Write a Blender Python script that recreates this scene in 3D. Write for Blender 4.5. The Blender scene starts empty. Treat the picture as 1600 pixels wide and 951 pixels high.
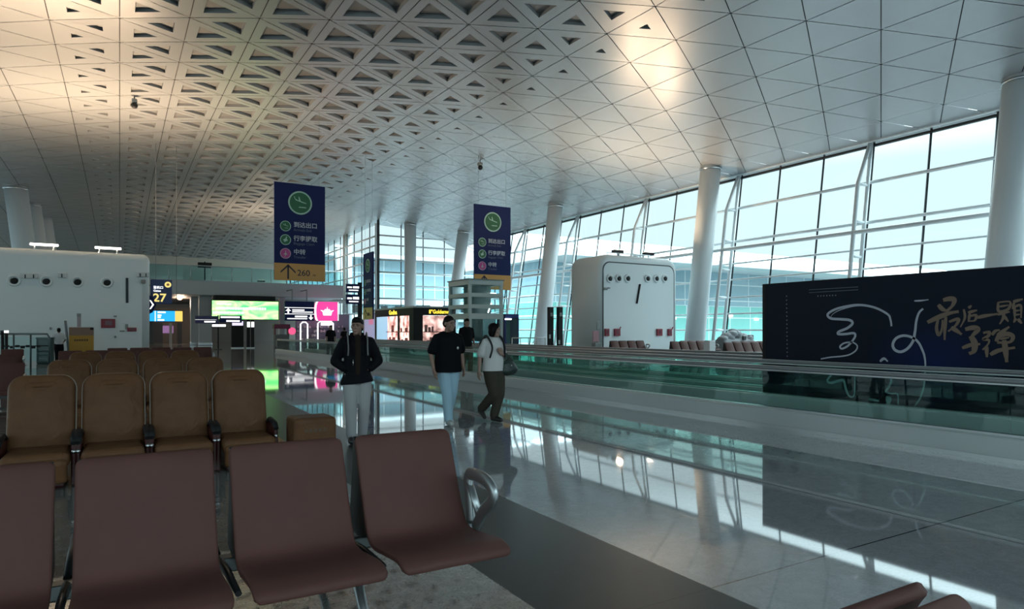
import bpy, bmesh, math, random
from mathutils import Vector, Matrix, Euler
from math import sin, cos, tan, atan, pi, radians

scene = bpy.context.scene
COL = scene.collection
random.seed(7)

# ------------------------------------------------------------------ camera, sky, exposure
HCAM, HZN, FPX, VPX = 1.48, 516.0, 1030.0, 187.0      # eye height, horizon row, focal length (px of 1600), hall vanishing point
TH = atan((800 - VPX) / FPX)
ST, CT = sin(TH), cos(TH)
cam = bpy.data.cameras.new('camera')
camo = bpy.data.objects.new('camera', cam)
COL.objects.link(camo)
camo.location = (0, 0, HCAM)
camo.rotation_euler = (pi / 2, 0, -TH)
cam.sensor_width = 36.0
cam.lens = FPX / 1600 * 36.0
cam.shift_y = (HZN - 475.5) / 1600
cam.clip_start, cam.clip_end = 0.05, 2000
scene.camera = camo

SKY = 0.39
world = bpy.data.worlds.new('world'); scene.world = world
world.use_nodes = True
wn = world.node_tree
for n in list(wn.nodes): wn.nodes.remove(n)
wo = wn.nodes.new('ShaderNodeOutputWorld'); wb = wn.nodes.new('ShaderNodeBackground')
wt = wn.nodes.new('ShaderNodeTexCoord'); ws = wn.nodes.new('ShaderNodeSeparateXYZ'); wr = wn.nodes.new('ShaderNodeValToRGB')
wn.links.new(wt.outputs['Generated'], ws.inputs[0]); wn.links.new(ws.outputs['Z'], wr.inputs[0])
# overcast: the zenith is several times brighter than the horizon
wr.color_ramp.elements[0].position = 0.22; wr.color_ramp.elements[0].color = (0.83, 0.95, 1.0, 1)
wr.color_ramp.elements[1].position = 0.75; wr.color_ramp.elements[1].color = (9.0, 10.4, 11.1, 1)
wn.links.new(wr.outputs[0], wb.inputs[0]); wb.inputs[1].default_value = SKY
wn.links.new(wb.outputs[0], wo.inputs[0])

scene.view_settings.view_transform = 'Standard'
scene.view_settings.look = 'None'
scene.view_settings.gamma = 1
scene.view_settings.use_curve_mapping = False
scene.view_settings.exposure = 1.52
cy = scene.cycles
cy.use_denoising = True
cy.max_bounces = 10; cy.diffuse_bounces = 5; cy.glossy_bounces = 5; cy.transparent_max_bounces = 24
cy.sample_clamp_indirect = 6
cy.caustics_reflective = False; cy.caustics_refractive = False

# ------------------------------------------------------------------ pixel rays -> points of the place
def Pd(px, py, d):                       # at a distance d along the view axis
    u = (px - 800) / FPX; v = (HZN - py) / FPX
    return Vector((d * (ST + u * CT), d * (CT - u * ST), HCAM + v * d))
def PY(px, py, Y):
    u = (px - 800) / FPX
    return Pd(px, py, Y / (CT - u * ST))
def PX(px, py, X):
    u = (px - 800) / FPX
    return Pd(px, py, X / (ST + u * CT))

# ------------------------------------------------------------------ materials
MATS = {}
def mat(name, col, rough=0.5, metal=0.0, spec=0.5, emit=None, estr=1.0, coat=0.0, bump=0.0, bscale=20.0, bdist=0.01, var=0.0, vscale=3.0):
    if name in MATS: return MATS[name]
    m = bpy.data.materials.new(name); m.use_nodes = True
    nt = m.node_tree; b = nt.nodes['Principled BSDF']
    b.inputs['Base Color'].default_value = (*col, 1)
    b.inputs['Roughness'].default_value = rough; b.inputs['Metallic'].default_value = metal
    b.inputs['Specular IOR Level'].default_value = spec
    b.inputs['Coat Weight'].default_value = coat
    if emit is not None:
        b.inputs['Emission Color'].default_value = (*emit, 1); b.inputs['Emission Strength'].default_value = estr
    if bump or var:
        tc = nt.nodes.new('ShaderNodeTexCoord')
    if bump:
        nz = nt.nodes.new('ShaderNodeTexNoise'); nz.inputs['Scale'].default_value = bscale; nz.inputs['Detail'].default_value = 4
        bp = nt.nodes.new('ShaderNodeBump'); bp.inputs['Strength'].default_value = bump; bp.inputs['Distance'].default_value = bdist; nz.inputs['Distortion'].default_value = 1.5 if bdist > .01 else 0
        nt.links.new(tc.outputs['Object'], nz.inputs['Vector']); nt.links.new(nz.outputs['Fac'], bp.inputs['Height'])
        nt.links.new(bp.outputs[0], b.inputs['Normal'])
    if var:
        nz = nt.nodes.new('ShaderNodeTexNoise'); nz.inputs['Scale'].default_value = vscale; nz.inputs['Detail'].default_value = 5
        nt.links.new(tc.outputs['Object'], nz.inputs['Vector'])
        r = nt.nodes.new('ShaderNodeValToRGB')
        r.color_ramp.elements[0].position = .3; r.color_ramp.elements[1].position = .7
        r.color_ramp.elements[0].color = (*[c * (1 - var) for c in col], 1); r.color_ramp.elements[1].color = (*[min(1, c * (1 + var)) for c in col], 1)
        nt.links.new(nz.outputs['Fac'], r.inputs[0]); nt.links.new(r.outputs[0], b.inputs['Base Color'])
    MATS[name] = m
    return m

def glass(name, tint, refl=1.0, rough=0.0, ior=1.45):
    if name in MATS: return MATS[name]
    m = bpy.data.materials.new(name); m.use_nodes = True
    nt = m.node_tree
    for n in list(nt.nodes): nt.nodes.remove(n)
    o = nt.nodes.new('ShaderNodeOutputMaterial'); mx = nt.nodes.new('ShaderNodeMixShader')
    t = nt.nodes.new('ShaderNodeBsdfTransparent'); t.inputs[0].default_value = (*tint, 1)
    g = nt.nodes.new('ShaderNodeBsdfGlossy'); g.inputs['Roughness'].default_value = rough; g.inputs[0].default_value = (.9 * refl, .95 * refl, .95 * refl, 1)
    f = nt.nodes.new('ShaderNodeFresnel')
    gm_ = nt.nodes.new('ShaderNodeNewGeometry'); mr = nt.nodes.new('ShaderNodeMapRange')      # a thin pane reflects alike from both sides
    mr.inputs['To Min'].default_value = ior; mr.inputs['To Max'].default_value = 1 / ior
    nt.links.new(gm_.outputs['Backfacing'], mr.inputs['Value']); nt.links.new(mr.outputs[0], f.inputs[0])
    nt.links.new(f.outputs[0], mx.inputs[0]); nt.links.new(t.outputs[0], mx.inputs[1]); nt.links.new(g.outputs[0], mx.inputs[2])
    nt.links.new(mx.outputs[0], o.inputs[0])
    MATS[name] = m
    return m

def emis(name, col, s): return mat(name, col, rough=.4, emit=col, estr=s * .30)

def floor_mat():
    m = bpy.data.materials.new('polished stone floor'); m.use_nodes = True
    nt = m.node_tree; L = nt.links.new; N = nt.nodes.new; b = nt.nodes['Principled BSDF']
    tc = N('ShaderNodeTexCoord'); sp = N('ShaderNodeSeparateXYZ'); L(tc.outputs['Object'], sp.inputs[0])
    def math_(op, a, bb=None, c=None):
        n = N('ShaderNodeMath'); n.operation = op
        for i, v in enumerate((a, bb, c)):
            if v is None: continue
            if isinstance(v, (int, float)): n.inputs[i].default_value = v
            else: L(v, n.inputs[i])
        return n.outputs[0]
    X, Y = sp.outputs[0], sp.outputs[1]
    def joint(v, off, per, w):
        f = math_('FRACT', math_('DIVIDE', math_('SUBTRACT', v, off), per))
        a = math_('ABSOLUTE', math_('SUBTRACT', f, 0.5))
        return math_('GREATER_THAN', a, 0.5 - w / per)
    jx = joint(X, 2.92, 2.46, .006); jy = joint(Y, 2.67, 4.92, .006)
    jt = math_('MAXIMUM', jx, jy)
    n1 = N('ShaderNodeTexNoise'); n1.inputs['Scale'].default_value = 60; n1.inputs['Detail'].default_value = 6; L(tc.outputs['Object'], n1.inputs['Vector'])
    n2 = N('ShaderNodeTexNoise'); n2.inputs['Scale'].default_value = 9; n2.inputs['Detail'].default_value = 5; n2.inputs['Distortion'].default_value = 1.2; L(tc.outputs['Object'], n2.inputs['Vector'])
    nn = math_('ADD', math_('MULTIPLY', n1.outputs[0], .5), math_('MULTIPLY', n2.outputs[0], .5))
    def ramp(c0, c1):
        r = N('ShaderNodeValToRGB'); r.color_ramp.elements[0].position = .35; r.color_ramp.elements[1].position = .65
        r.color_ramp.elements[0].color = (*c0, 1); r.color_ramp.elements[1].color = (*c1, 1); L(nn, r.inputs[0]); return r.outputs[0]
    light = ramp((.23, .24, .255), (.32, .33, .345))
    dark = ramp((.035, .034, .033), (.043, .042, .040))
    gran = ramp((.10, .10, .095), (.22, .22, .21))
    def mix(f, a, c):
        n = N('ShaderNodeMix'); n.data_type = 'RGBA'; L(f, n.inputs[0])
        for s, v in ((6, a), (7, c)):
            if isinstance(v, tuple): n.inputs[s].default_value = (*v, 1)
            else: L(v, n.inputs[s])
        return n.outputs[2]
    isleft = math_('LESS_THAN', X, 1.90); islight = math_('GREATER_THAN', X, 2.92)
    c = mix(islight, dark, light); c = mix(isleft, c, gran); c = mix(jt, c, (.02, .02, .02))
    L(c, b.inputs['Base Color'])
    isband = math_('SUBTRACT', 1.0, math_('MAXIMUM', isleft, islight))
    L(math_('ADD', .035, math_('MULTIPLY', isband, .25)), b.inputs['Roughness'])
    L(math_('SUBTRACT', .5, math_('MULTIPLY', isband, .33)), b.inputs['Specular IOR Level'])
    L(math_('SUBTRACT', 2.9, math_('MULTIPLY', isband, 1.35)), b.inputs['IOR'])
    return m

# ------------------------------------------------------------------ mesh helpers
class MB:
    """collects shapes into one bmesh; build() links it as one object"""
    def __init__(s): s.bm = bmesh.new(); s.mats = []; s.mi = 0
    def use(s, m):
        if m not in s.mats: s.mats.append(m)
        s.mi = s.mats.index(m); return s
    def _merge(s, b2, M=None):
        if M is not None: b2.transform(M)
        vm = {v: s.bm.verts.new(v.co) for v in b2.verts}
        for f in b2.faces:
            try: nf = s.bm.faces.new([vm[v] for v in f.verts]); nf.material_index = s.mi; nf.smooth = f.smooth
            except ValueError: pass
        b2.free()
    def box(s, c, size, rz=0, bev=0.0, seg=2, M=None):
        b2 = bmesh.new(); bmesh.ops.create_cube(b2, size=1)
        bmesh.ops.scale(b2, vec=size, verts=b2.verts)
        if bev > 0:
            bmesh.ops.bevel(b2, geom=list(b2.edges), offset=min(bev, min(size) * .49), segments=seg, profile=.5, affect='EDGES')
        T = Matrix.Translation(c) @ Matrix.Rotation(rz, 4, 'Z')
        if M is not None: T = Matrix.Translation(c) @ M
        s._merge(b2, T); return s
    def face(s, pts):
        f = s.bm.faces.new([s.bm.verts.new(p) for p in pts]); f.material_index = s.mi; return f
    def prism(s, pts, vec):
        """polygon (3-D points) extruded by vec"""
        vec = Vector(vec); a = [s.bm.verts.new(p) for p in pts]; b = [s.bm.verts.new(Vector(p) + vec) for p in pts]
        n = len(pts)
        fs = [s.bm.faces.new(a[::-1]), s.bm.faces.new(b)] + [s.bm.faces.new((a[i], a[(i + 1) % n], b[(i + 1) % n], b[i])) for i in range(n)]
        for f in fs: f.material_index = s.mi
        return s
    def tube(s, pts, r, seg=10, cap=True, smooth=True, up=None):
        pts = [Vector(p) for p in pts]; n = len(pts)
        rs = r if isinstance(r, (list, tuple)) else [r] * n
        rings = []
        pn = None
        for i, p in enumerate(pts):
            t = (pts[min(i + 1, n - 1)] - pts[max(i - 1, 0)]).normalized()
            if pn is None:
                ref = Vector((0, 0, 1)) if abs(t.z) < .9 else Vector((1, 0, 0))
                pn = t.cross(ref).normalized()
            else:
                pn = (pn - t * pn.dot(t)).normalized()
            bn = t.cross(pn)
            rr = rs[i]; ra, rb = rr if isinstance(rr, (tuple, list)) else (rr, rr)
            rings.append([s.bm.verts.new(p + pn * (ra * cos(2 * pi * k / seg)) + bn * (rb * sin(2 * pi * k / seg))) for k in range(seg)])
        for i in range(n - 1):
            for k in range(seg):
                f = s.bm.faces.new((rings[i][k], rings[i][(k + 1) % seg], rings[i + 1][(k + 1) % seg], rings[i + 1][k])); f.material_index = s.mi; f.smooth = smooth
        if cap:
            for rg in (rings[0][::-1], rings[-1]):
                f = s.bm.faces.new(rg); f.material_index = s.mi
        return s
    def ball(s, c, r, sub=2, M=None):
        b2 = bmesh.new(); bmesh.ops.create_icosphere(b2, subdivisions=sub, radius=1)
        rr = r if isinstance(r, (tuple, list)) else (r, r, r)
        T = Matrix.Translation(c) @ (M if M is not None else Matrix()) @ Matrix.Diagonal((*rr, 1))
        for f in b2.faces: f.smooth = True
        s._merge(b2, T); return s
    def cone(s, p, q, r0, r1, seg=14):
        return s.tube([p, q], [r0, r1], seg)
    def limb(s, pts, rs, sub=2):
        pts = [Vector(p) for p in pts]
        for i, p in enumerate(pts):
            s.ball(p, rs[i], sub)
            if i: s.cone(pts[i - 1], p, rs[i - 1], rs[i])
        return s
    def loft(s, rings, seg=24):
        """rings of (cx, cy, z, rx, ry)"""
        rg = [[s.bm.verts.new((cx + rx * cos(2 * pi * k / seg), cy_ + ry * sin(2 * pi * k / seg), z)) for k in range(seg)] for cx, cy_, z, rx, ry in rings]
        for i in range(len(rg) - 1):
            for k in range(seg):
                f = s.bm.faces.new((rg[i][k], rg[i][(k + 1) % seg], rg[i + 1][(k + 1) % seg], rg[i + 1][k])); f.smooth = True; f.material_index = s.mi
        f = s.bm.faces.new(rg[0][::-1]); f.material_index = s.mi
        f = s.bm.faces.new(rg[-1]); f.material_index = s.mi
        return s
    def mesh(s, name, m=None, fixn=True):
        if fixn: bmesh.ops.recalc_face_normals(s.bm, faces=list(s.bm.faces))
        me = bpy.data.meshes.new(name); s.bm.to_mesh(me); s.bm.free()
        for mm in ([m] if m is not None else s.mats): me.materials.append(mm)
        return me
    def build(s, name, m=None, parent=None, loc=None, fixn=True):
        o = bpy.data.objects.new(name, s.mesh(name, m, fixn)); COL.objects.link(o)
        if parent is not None: o.parent = parent
        if loc is not None: o.location = loc
        return o
    def remesh(s, name, m, parent=None, voxel=.008, smooth=6, fac=.5):
        me = s.mesh(name + '_src', m); o = bpy.data.objects.new('tmp', me); COL.objects.link(o)
        r = o.modifiers.new('r', 'REMESH'); r.mode = 'VOXEL'; r.voxel_size = voxel; r.use_smooth_shade = True
        sm = o.modifiers.new('s', 'SMOOTH'); sm.factor = fac; sm.iterations = smooth
        dg = bpy.context.evaluated_depsgraph_get(); dg.update()
        nm = bpy.data.meshes.new_from_object(o.evaluated_get(dg)); nm.name = name
        bpy.data.objects.remove(o); bpy.data.meshes.remove(me)
        nm.materials.clear(); nm.materials.append(m)
        for p in nm.polygons: p.use_smooth = True
        ob = bpy.data.objects.new(name, nm); COL.objects.link(ob)
        if parent is not None: ob.parent = parent
        return ob

def thing(name, label, cat, loc=(0, 0, 0), rz=0.0, group=None):
    o = bpy.data.objects.new(name, None); COL.objects.link(o); o.location = loc; o.rotation_euler = (0, 0, rz); o.empty_display_size = .2
    o['label'] = label; o['category'] = cat
    if group: o['group'] = group
    return o
def tag(o, label, cat, group=None):
    o['label'] = label; o['category'] = cat
    if group: o['group'] = group
    return o
def struct(o, label=None):
    o['kind'] = 'structure'
    if label: o['label'] = label
    return o
def copy_tree(o, parent=None):
    c = o.copy(); COL.objects.link(c)
    if parent is not None: c.parent = parent
    for ch in [x for x in bpy.data.objects if x.parent is o]: copy_tree(ch, c)
    return c

def text_mesh(body, size, bold=0.0, align='LEFT', depth=.004):
    c = bpy.data.curves.new('t', 'FONT'); c.body = body; c.size = size; c.offset = bold * size; c.extrude = depth
    c.align_x = align
    c.resolution_u = 3
    o = bpy.data.objects.new('t', c); COL.objects.link(o)
    dg = bpy.context.evaluated_depsgraph_get(); dg.update()
    me = bpy.data.meshes.new_from_object(o.evaluated_get(dg))
    bpy.data.objects.remove(o); bpy.data.curves.remove(c)
    me.name = 'lettering'
    return me
def plane_M(o, r, u):
    """local x -> r, y -> u, z -> out of the sign"""
    r = Vector(r).normalized(); u = Vector(u).normalized(); n = r.cross(u)
    M = Matrix(((r.x, u.x, n.x, o[0]), (r.y, u.y, n.y, o[1]), (r.z, u.z, n.z, o[2]), (0, 0, 0, 1)))
    return M
def text(body, size, M, m, parent, bold=0.0, align='LEFT', name='lettering', xscale=1.0):
    me = text_mesh(body, size, bold, align); me.materials.clear(); me.materials.append(m)
    me.transform(M @ Matrix.Diagonal((xscale, 1, 1, 1)))
    o = bpy.data.objects.new(name, me); COL.objects.link(o)
    if parent is not None: o.parent = parent
    return o
def flat(polys, M, m, name, parent, depth=.004, z0=0.0):
    """flat 2-D polygons raised off a sign by depth"""
    b = MB()
    for p in polys: b.prism([(x, y, z0) for x, y in p], (0, 0, depth))
    me = b.mesh(name, m); me.transform(M)
    o = bpy.data.objects.new(name, me); COL.objects.link(o)
    if parent is not None: o.parent = parent
    return o
def circ(cx, cy_, r, n=32): return [(cx + r * cos(2 * pi * k / n), cy_ + r * sin(2 * pi * k / n)) for k in range(n)]
def rect(x0, y0, x1, y1): return [(x0, y0), (x1, y0), (x1, y1), (x0, y1)]
def catmull(p, n=8):
    p = [Vector(q) for q in p]; out = []
    for i in range(len(p) - 1):
        a, b, c, d = p[max(i - 1, 0)], p[i], p[i + 1], p[min(i + 2, len(p) - 1)]
        for k in range(n):
            t = k / n
            out.append(.5 * ((2 * b) + (c - a) * t + (2 * a - 5 * b + 4 * c - d) * t * t + (3 * b - a - 3 * c + d) * t ** 3))
    out.append(p[-1]); return out

# ------------------------------------------------------------------ shared materials
WHITE = mat('white enamel', (.72, .78, .79), .35)
WSTEEL = mat('white painted steel', (.70, .74, .75), .4)
BLACK = mat('black plastic', (.008, .008, .009), .6, spec=.3)
DARKM = mat('dark metal', (.02, .022, .025), .35, .6)
STEEL = mat('brushed steel', (.5, .52, .53), .28, 1.0)
ALU = mat('cast aluminium', (.42, .45, .46), .35, .9)
NAVY = mat('navy sign panel', (.010, .020, .095), .6, spec=.2)
ORANGE = mat('orange sign panel', (.60, .31, .075), .4)
SIGNW = mat('white sign lettering', (.55, .60, .66), .5)
SIGNK = mat('dark sign lettering', (.01, .008, .02), .5)
GREEN = mat('green sign disc', (.012, .12, .045), .4)
RINGM = mat('pale green ring', (.38, .60, .50), .4)
PINKD = mat('pink sign disc', (.45, .05, .24), .4)
GLASSW = glass('window glass', (.83, .97, .97), .8)
GLASSR = glass('green walkway glass', (.80, .93, .90), .7)
GLASSB = glass('balcony glass', (.66, .85, .86), .8)

# ================================================================== SETTING
# floor
b = MB(); b.box((6.5, 49, -.1), (60, 130, .2)); struct(b.build('floor', floor_mat()))

# ceiling: triangular metal panels with triangular recesses that fade towards the edges
XC, XHEAD, ZHEAD = 6.5, 33.5, 11.16
def zc(X, Y):
    yy = min(Y, 45)
    A = 2.04 + .03 * max(yy, -10)
    if Y > 58: A -= .00065 * (Y - 58) ** 2
    s = abs(X - XC) - 1.5
    if s <= 0: return ZHEAD + A
    t = s / 25.5
    return ZHEAD + A * (1 - t * t)
CA = 2.8
CEIL = mat('satin metal ceiling panel', (.31, .32, .325), .34, .20)
CEILH = mat('darkened ceiling recess', (.21, .212, .21), .5, .2)  # recess sides and backs darker than the panels: shade put into the colour
CEILG = mat('ceiling joint', (.03, .032, .032), .7)
def build_ceiling():
    bm = bmesh.new()
    def node(i, j): 
        x = i * CA * .8660254; y = j * CA + (i % 2) * CA / 2
        return Vector((x, y, 0))
    def P(v, dz=0.0): return Vector((v.x, v.y, zc(v.x, v.y) + dz))
    def quad(pts, mi):
        f = bm.faces.new([bm.verts.new(p) for p in pts]); f.material_index = mi
    def ok(v): return not (v.x > 24.6 and v.y > 68.6)
    def tri(a, b_, c):
        g = (a + b_ + c) / 3
        if not ok(g): return
        o = [g + (v - g) * .976 for v in (a, b_, c)]
        w = 1 - ((g.x - 8) / 11.4) ** 2
        s = .57 * max(w, 0) ** .9
        if s > .1:
            n = [g + (v - g) * s for v in (a, b_, c)]
            n2 = [g + (v - g) * s * .93 for v in (a, b_, c)]
            for k in range(3):
                k2 = (k + 1) % 3
                quad([P(o[k]), P(o[k2]), P(n[k2]), P(n[k])], 0)
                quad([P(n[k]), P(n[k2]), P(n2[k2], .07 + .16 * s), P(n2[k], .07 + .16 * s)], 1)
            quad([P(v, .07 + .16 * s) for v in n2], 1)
        else:
            quad([P(v) for v in o], 0)
    def strip(a, b_, mi=2):
        if not (ok(a) and ok(b_)): return
        d = (b_ - a).normalized(); n = Vector((-d.y, d.x, 0)) * .05
        quad([P(a - n, .04), P(b_ - n, .04), P(b_ + n, .04), P(a + n, .04)], mi)
    for i in range(-10, 14):
        for j in range(-6, 40):
            A, B = node(i, j), node(i, j + 1)
            k = j + 1 if i % 2 else j          # neighbour column indices
            C = node(i + 1, k); D = node(i + 1, k + 1)
            # column i+1 nodes bracket column i nodes
            if i % 2 == 0: tri(A, B, node(i + 1, j)); tri(B, node(i + 1, j), node(i + 1, j + 1))
            else: tri(A, B, node(i + 1, j + 1)); tri(A, node(i + 1, j), node(i + 1, j + 1))
            strip(A, B)
            strip(A, node(i + 1, j if i % 2 == 0 else j + 1)); strip(A, node(i + 1, j - 1 if i % 2 == 0 else j), 0)
    bmesh.ops.recalc_face_normals(bm, faces=list(bm.faces))
    for f in bm.faces:                          # panels look down
        if f.normal.z > .3: f.normal_flip()
    me = bpy.data.meshes.new('ceiling'); bm.to_mesh(me); bm.free()
    for m in (CEIL, CEILH, CEILG): me.materials.append(m)
    o = bpy.data.objects.new('ceiling', me); COL.objects.link(o)
    return o
struct(build_ceiling())
# opaque roof deck above the panels
b = MB()
ys = [-17, 0, 20, 45, 58, 70, 85, 100, 114]; xs = [-22.5, -14, -6, 0, 6.5, 13, 20, 24.5, 29, 34]
for a in range(len(ys) - 1):
    for c in range(len(xs) - 1):
        if xs[c] >= 24 and ys[a] >= 69: continue
        b.face([(x, y, zc(x, min(y, 112)) + .75) for x, y in ((xs[c], ys[a]), (xs[c + 1], ys[a]), (xs[c + 1], ys[a + 1]), (xs[c], ys[a + 1]))])
struct(b.build('ceiling_deck', WHITE))
# pale edge strip along the window head
b = MB(); b.box((33.45, 21.5, 11.16 + .12), (.5, 73, .22)); struct(b.build('trim_1', WHITE))
b = MB(); b.box((33.42, 21.5, 11.0), (.18, 73, .12)); struct(b.build('trim_2', mat('dark head seal', (.01, .012, .013), .6)))

# window walls --------------------------------------------------------
MUL = mat('dark mullion', (.012, .016, .018), .45)
LEAN = .146
def xw(z): return XHEAD - (ZHEAD - z) * LEAN
TRZ = [9.07, 6.98, 5.6, 4.6, 3.5, 2.5, 1.5, .12]
wcount = [0]
def next_window():
    wcount[0] += 1; return 'window_%d' % wcount[0]
def main_bay(y0, y1, mirror=False):
    sx = (lambda x: 2 * XC - x) if mirror else (lambda x: x)
    def P(y, z, inn=0.0): return (sx(xw(z) - inn), y, z)
    f = MB(); n = round((y1 - y0) / 2.8)
    for k in range(n):
        y = y0 + k * 2.8
        f.tube([P(y, .02), P(y, ZHEAD)], .062, 4, smooth=False)
    fr = f.build(next_window(), MUL); struct(fr)
    t = MB()
    for z in TRZ:
        r = .085 if z > 6 else .055
        t.tube([P(y0, z, .08), P(y1, z, .08)], r, 6)
    t.build('transom', WSTEEL, fr)
    g = MB(); g.face([P(y0, 0, -.02), P(y1, 0, -.02), P(y1, ZHEAD, -.02), P(y0, ZHEAD, -.02)])
    g.build('pane', GLASSW, fr)
    return fr
TY0 = 19.7
bays = [(TY0 + 8.4 * k, TY0 + 8.4 * (k + 1)) for k in range(-4, 5)]
for y0, y1 in bays:
    main_bay(y0, min(y1, 57.5) if y1 > 57 else y1)
for y0, y1 in [(TY0 + 16.8 * k, TY0 + 16.8 * (k + 1)) for k in range(-2, 6)]:
    main_bay(y0, y1, True)
# steel ladder trusses inside the glass, one every third mullion
def truss(y, z_in=6.98):
    r = .10
    base = thing('facade_truss', 'x', 'truss', (xw(0) - .55, y, 0))
    ox = xw(0) - .55
    def L(z, inn): return (xw(z) - inn - ox, 0, z)
    m = MB(); m.tube([L(.02, .25), L(ZHEAD - .05, .25)], r, 10); m.build('outer_chord', WSTEEL, base)
    m = MB(); m.tube([L(.02, 1.1), L(8.9, 1.1), L(ZHEAD - .1, .35)], r, 10); m.build('inner_chord', WSTEEL, base)
    for z in (1.5, 3.5, 5.2, 6.98, 8.9):
        m = MB(); m.tube([L(z, 1.1), L(z, .25)], .07, 8); m.build('rung', WSTEEL, base)
    return base
tl = ['white ladder truss nearest the right edge of the photo, above the billboard',
      'white ladder truss above the black billboard, right of the broad white column',
      'white ladder truss just right of the leaning column beside the white pod',
      'white ladder truss behind the top of the white vent pod',
      'white ladder truss between the two leaning columns, left of the pod',
      'white ladder truss behind the slender column left of the pod',
      'white ladder truss at the far end of the slanted window wall']
for k, l in zip((-1, 0, 1, 2, 3, 4), tl):
    t = truss(TY0 + 8.4 * k); t['label'] = l; t['group'] = 'steel trusses along the window wall'
# catwalk beam hung inside the glass
b = MB(); b.tube([(xw(6.4) - 1.1, -13, 6.4), (xw(6.4) - 1.1, 57, 6.4)], .11, 8)
struct(b.build('trim_3', WSTEEL))

# glazed end walls of the courtyard
def glazed(p0, p1, nmod, zs, ztop, rm=.06):
    p0, p1 = Vector((*p0, 0)), Vector((*p1, 0))
    f = MB(); pts = [p0.lerp(p1, k / nmod) for k in range(nmod + 1)]
    for p in pts: f.tube([p, p + Vector((0, 0, ztop(p) - .02))], rm, 4, smooth=False)
    fr = f.build(next_window(), MUL); struct(fr)
    t = MB()
    for z in zs: t.tube([p0 + Vector((0, 0, z)), p1 + Vector((0, 0, z))], .09, 6)
    for i in range(nmod): t.tube([pts[i] + Vector((0, 0, ztop(pts[i]) - .1)), pts[i + 1] + Vector((0, 0, ztop(pts[i + 1]) - .1))], .12, 6)
    t.build('transom', WSTEEL, fr)
    g = MB()
    for i in range(nmod):
        a, c = pts[i], pts[i + 1]
        g.face([a, c, c + Vector((0, 0, ztop(c))), a + Vector((0, 0, ztop(a)))])
    g.build('pane', GLASSW, fr)
ZT = lambda p: zc(p.x, p.y) + .3
FZ = [1.5, 3.4, 4.9, 6.3, 7.7, 9.0, 10.6, 11.6]
glazed((23.6, 67.4), (36.4, 67.4), 5, FZ, ZT)
glazed((23.6, 67.4), (23.6, 112), 16, FZ, ZT)
glazed((36.4, 67.4), (33.6, 57.5), 4, FZ, lambda p: 11.4)
# thick dark corner post with a white strip beside it
b = MB(); b.box((23.55, 67.3, 6.6), (.22, .22, 13.2)); struct(b.build('trim_4', MUL))
b = MB(); b.box((23.28, 67.25, 6.4), (.16, .2, 12.8)); struct(b.build('trim_5', WSTEEL))

# walls: behind the camera, and far end
WALL = mat('pale wall', (.45, .47, .46), .6)
glazed((-20.3, -15.2), (33.3, -15.2), 18, [1.5, 4, 6.5, 9], lambda p: zc(p.x, p.y) + .3)      # unseen end wall, made of glass to add daylight on surfaces facing it
b = MB(); b.box((.5, 112.2, 6.5), (46.5, .3, 15)); struct(b.build('wall_far', mat('beige far wall', (.55, .50, .42), .6)))

# outside: apron, pier across the apron, courtyard block
b = MB(); b.box((60, 50, -5.5), (500, 460, 1)); struct(b.build('ground', mat('concrete apron', (.12, .125, .13), .8, var=.15, vscale=.2)))
ROOFW = mat('white standing seam roof', (.72, .76, .77), .5)
def facade_mat(name, c0, c1, sx, sz):
    m = bpy.data.materials.new(name); m.use_nodes = True; nt = m.node_tree; L = nt.links.new; N = nt.nodes.new
    bs = nt.nodes['Principled BSDF']; tc = N('ShaderNodeTexCoord')
    br = N('ShaderNodeTexBrick'); br.offset = 0; br.inputs['Scale'].default_value = 1
    br.inputs['Brick Width'].default_value = sx; br.inputs['Row Height'].default_value = sz; br.inputs['Mortar Size'].default_value = .10
    br.inputs['Color1'].default_value = (*c0, 1); br.inputs['Color2'].default_value = (*c1, 1); br.inputs['Mortar'].default_value = (.62, .70, .70, 1)
    mp = N('ShaderNodeMapping'); mp.inputs['Rotation'].default_value = (pi / 2, 0, 0)
    L(tc.outputs['Object'], mp.inputs[0]); L(mp.outputs[0], br.inputs['Vector']); L(br.outputs[0], bs.inputs['Base Color'])
    bs.inputs['Roughness'].default_value = .15
    return m
FAC1 = facade_mat('teal curtain wall', (.16, .46, .41), (.24, .54, .49), 5.6, 2.2)
FAC2 = facade_mat('blue grey curtain wall', (.26, .40, .46), (.31, .45, .50), 5.6, 3.0)
LAMPW = emis('white lamp', (1, 1, .95), 6)
t = thing('terminal_building', 'pale terminal wing with a long white roof across the apron, seen through the slanted windows', 'building', (126, 85, -5))
b = MB(); b.box((0, 8, 5.5), (140, 16, 11)); b.build('facade', FAC1, t)
b = MB(); b.box((0, 8.4, 14.2), (140, 16, 6.4)); b.build('upper_facade', FAC2, t)
b = MB(); b.prism([(-72, -9, 17.2), (-72, -9, 18.0), (-72, 8, 22.6), (-72, 26, 22.8), (-72, 26, 17.2)], (144, 0, 0)); b.build('roof', ROOFW, t)
for k in range(18):
    b = MB(); b.box((-64 + 7.2 * k, -.1, 8.6 + .3 * (k % 3)), (.9, .3, .35)); b.build('lamp', LAMPW, t)
t = thing('courtyard_building', 'blue glass block with white storey bands beyond the glazed courtyard corner', 'building', (46, 128, -5))
b = MB(); b.box((0, 8, 10.4), (70, 16, 20.8)); b.build('facade', FAC2, t)
for z, h in ((12.2, .9), (9.0, 1.4), (5.6, 1.0)):
    b = MB(); b.box((0, -.3, z), (70, .8, h)); b.build('storey_band', ROOFW, t)
for k in range(22):
    b = MB(); b.box((-33 + 3 * k, -.15, 10.7), (1.3, .3, 1.4)); b.build('window', MUL, t)
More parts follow.
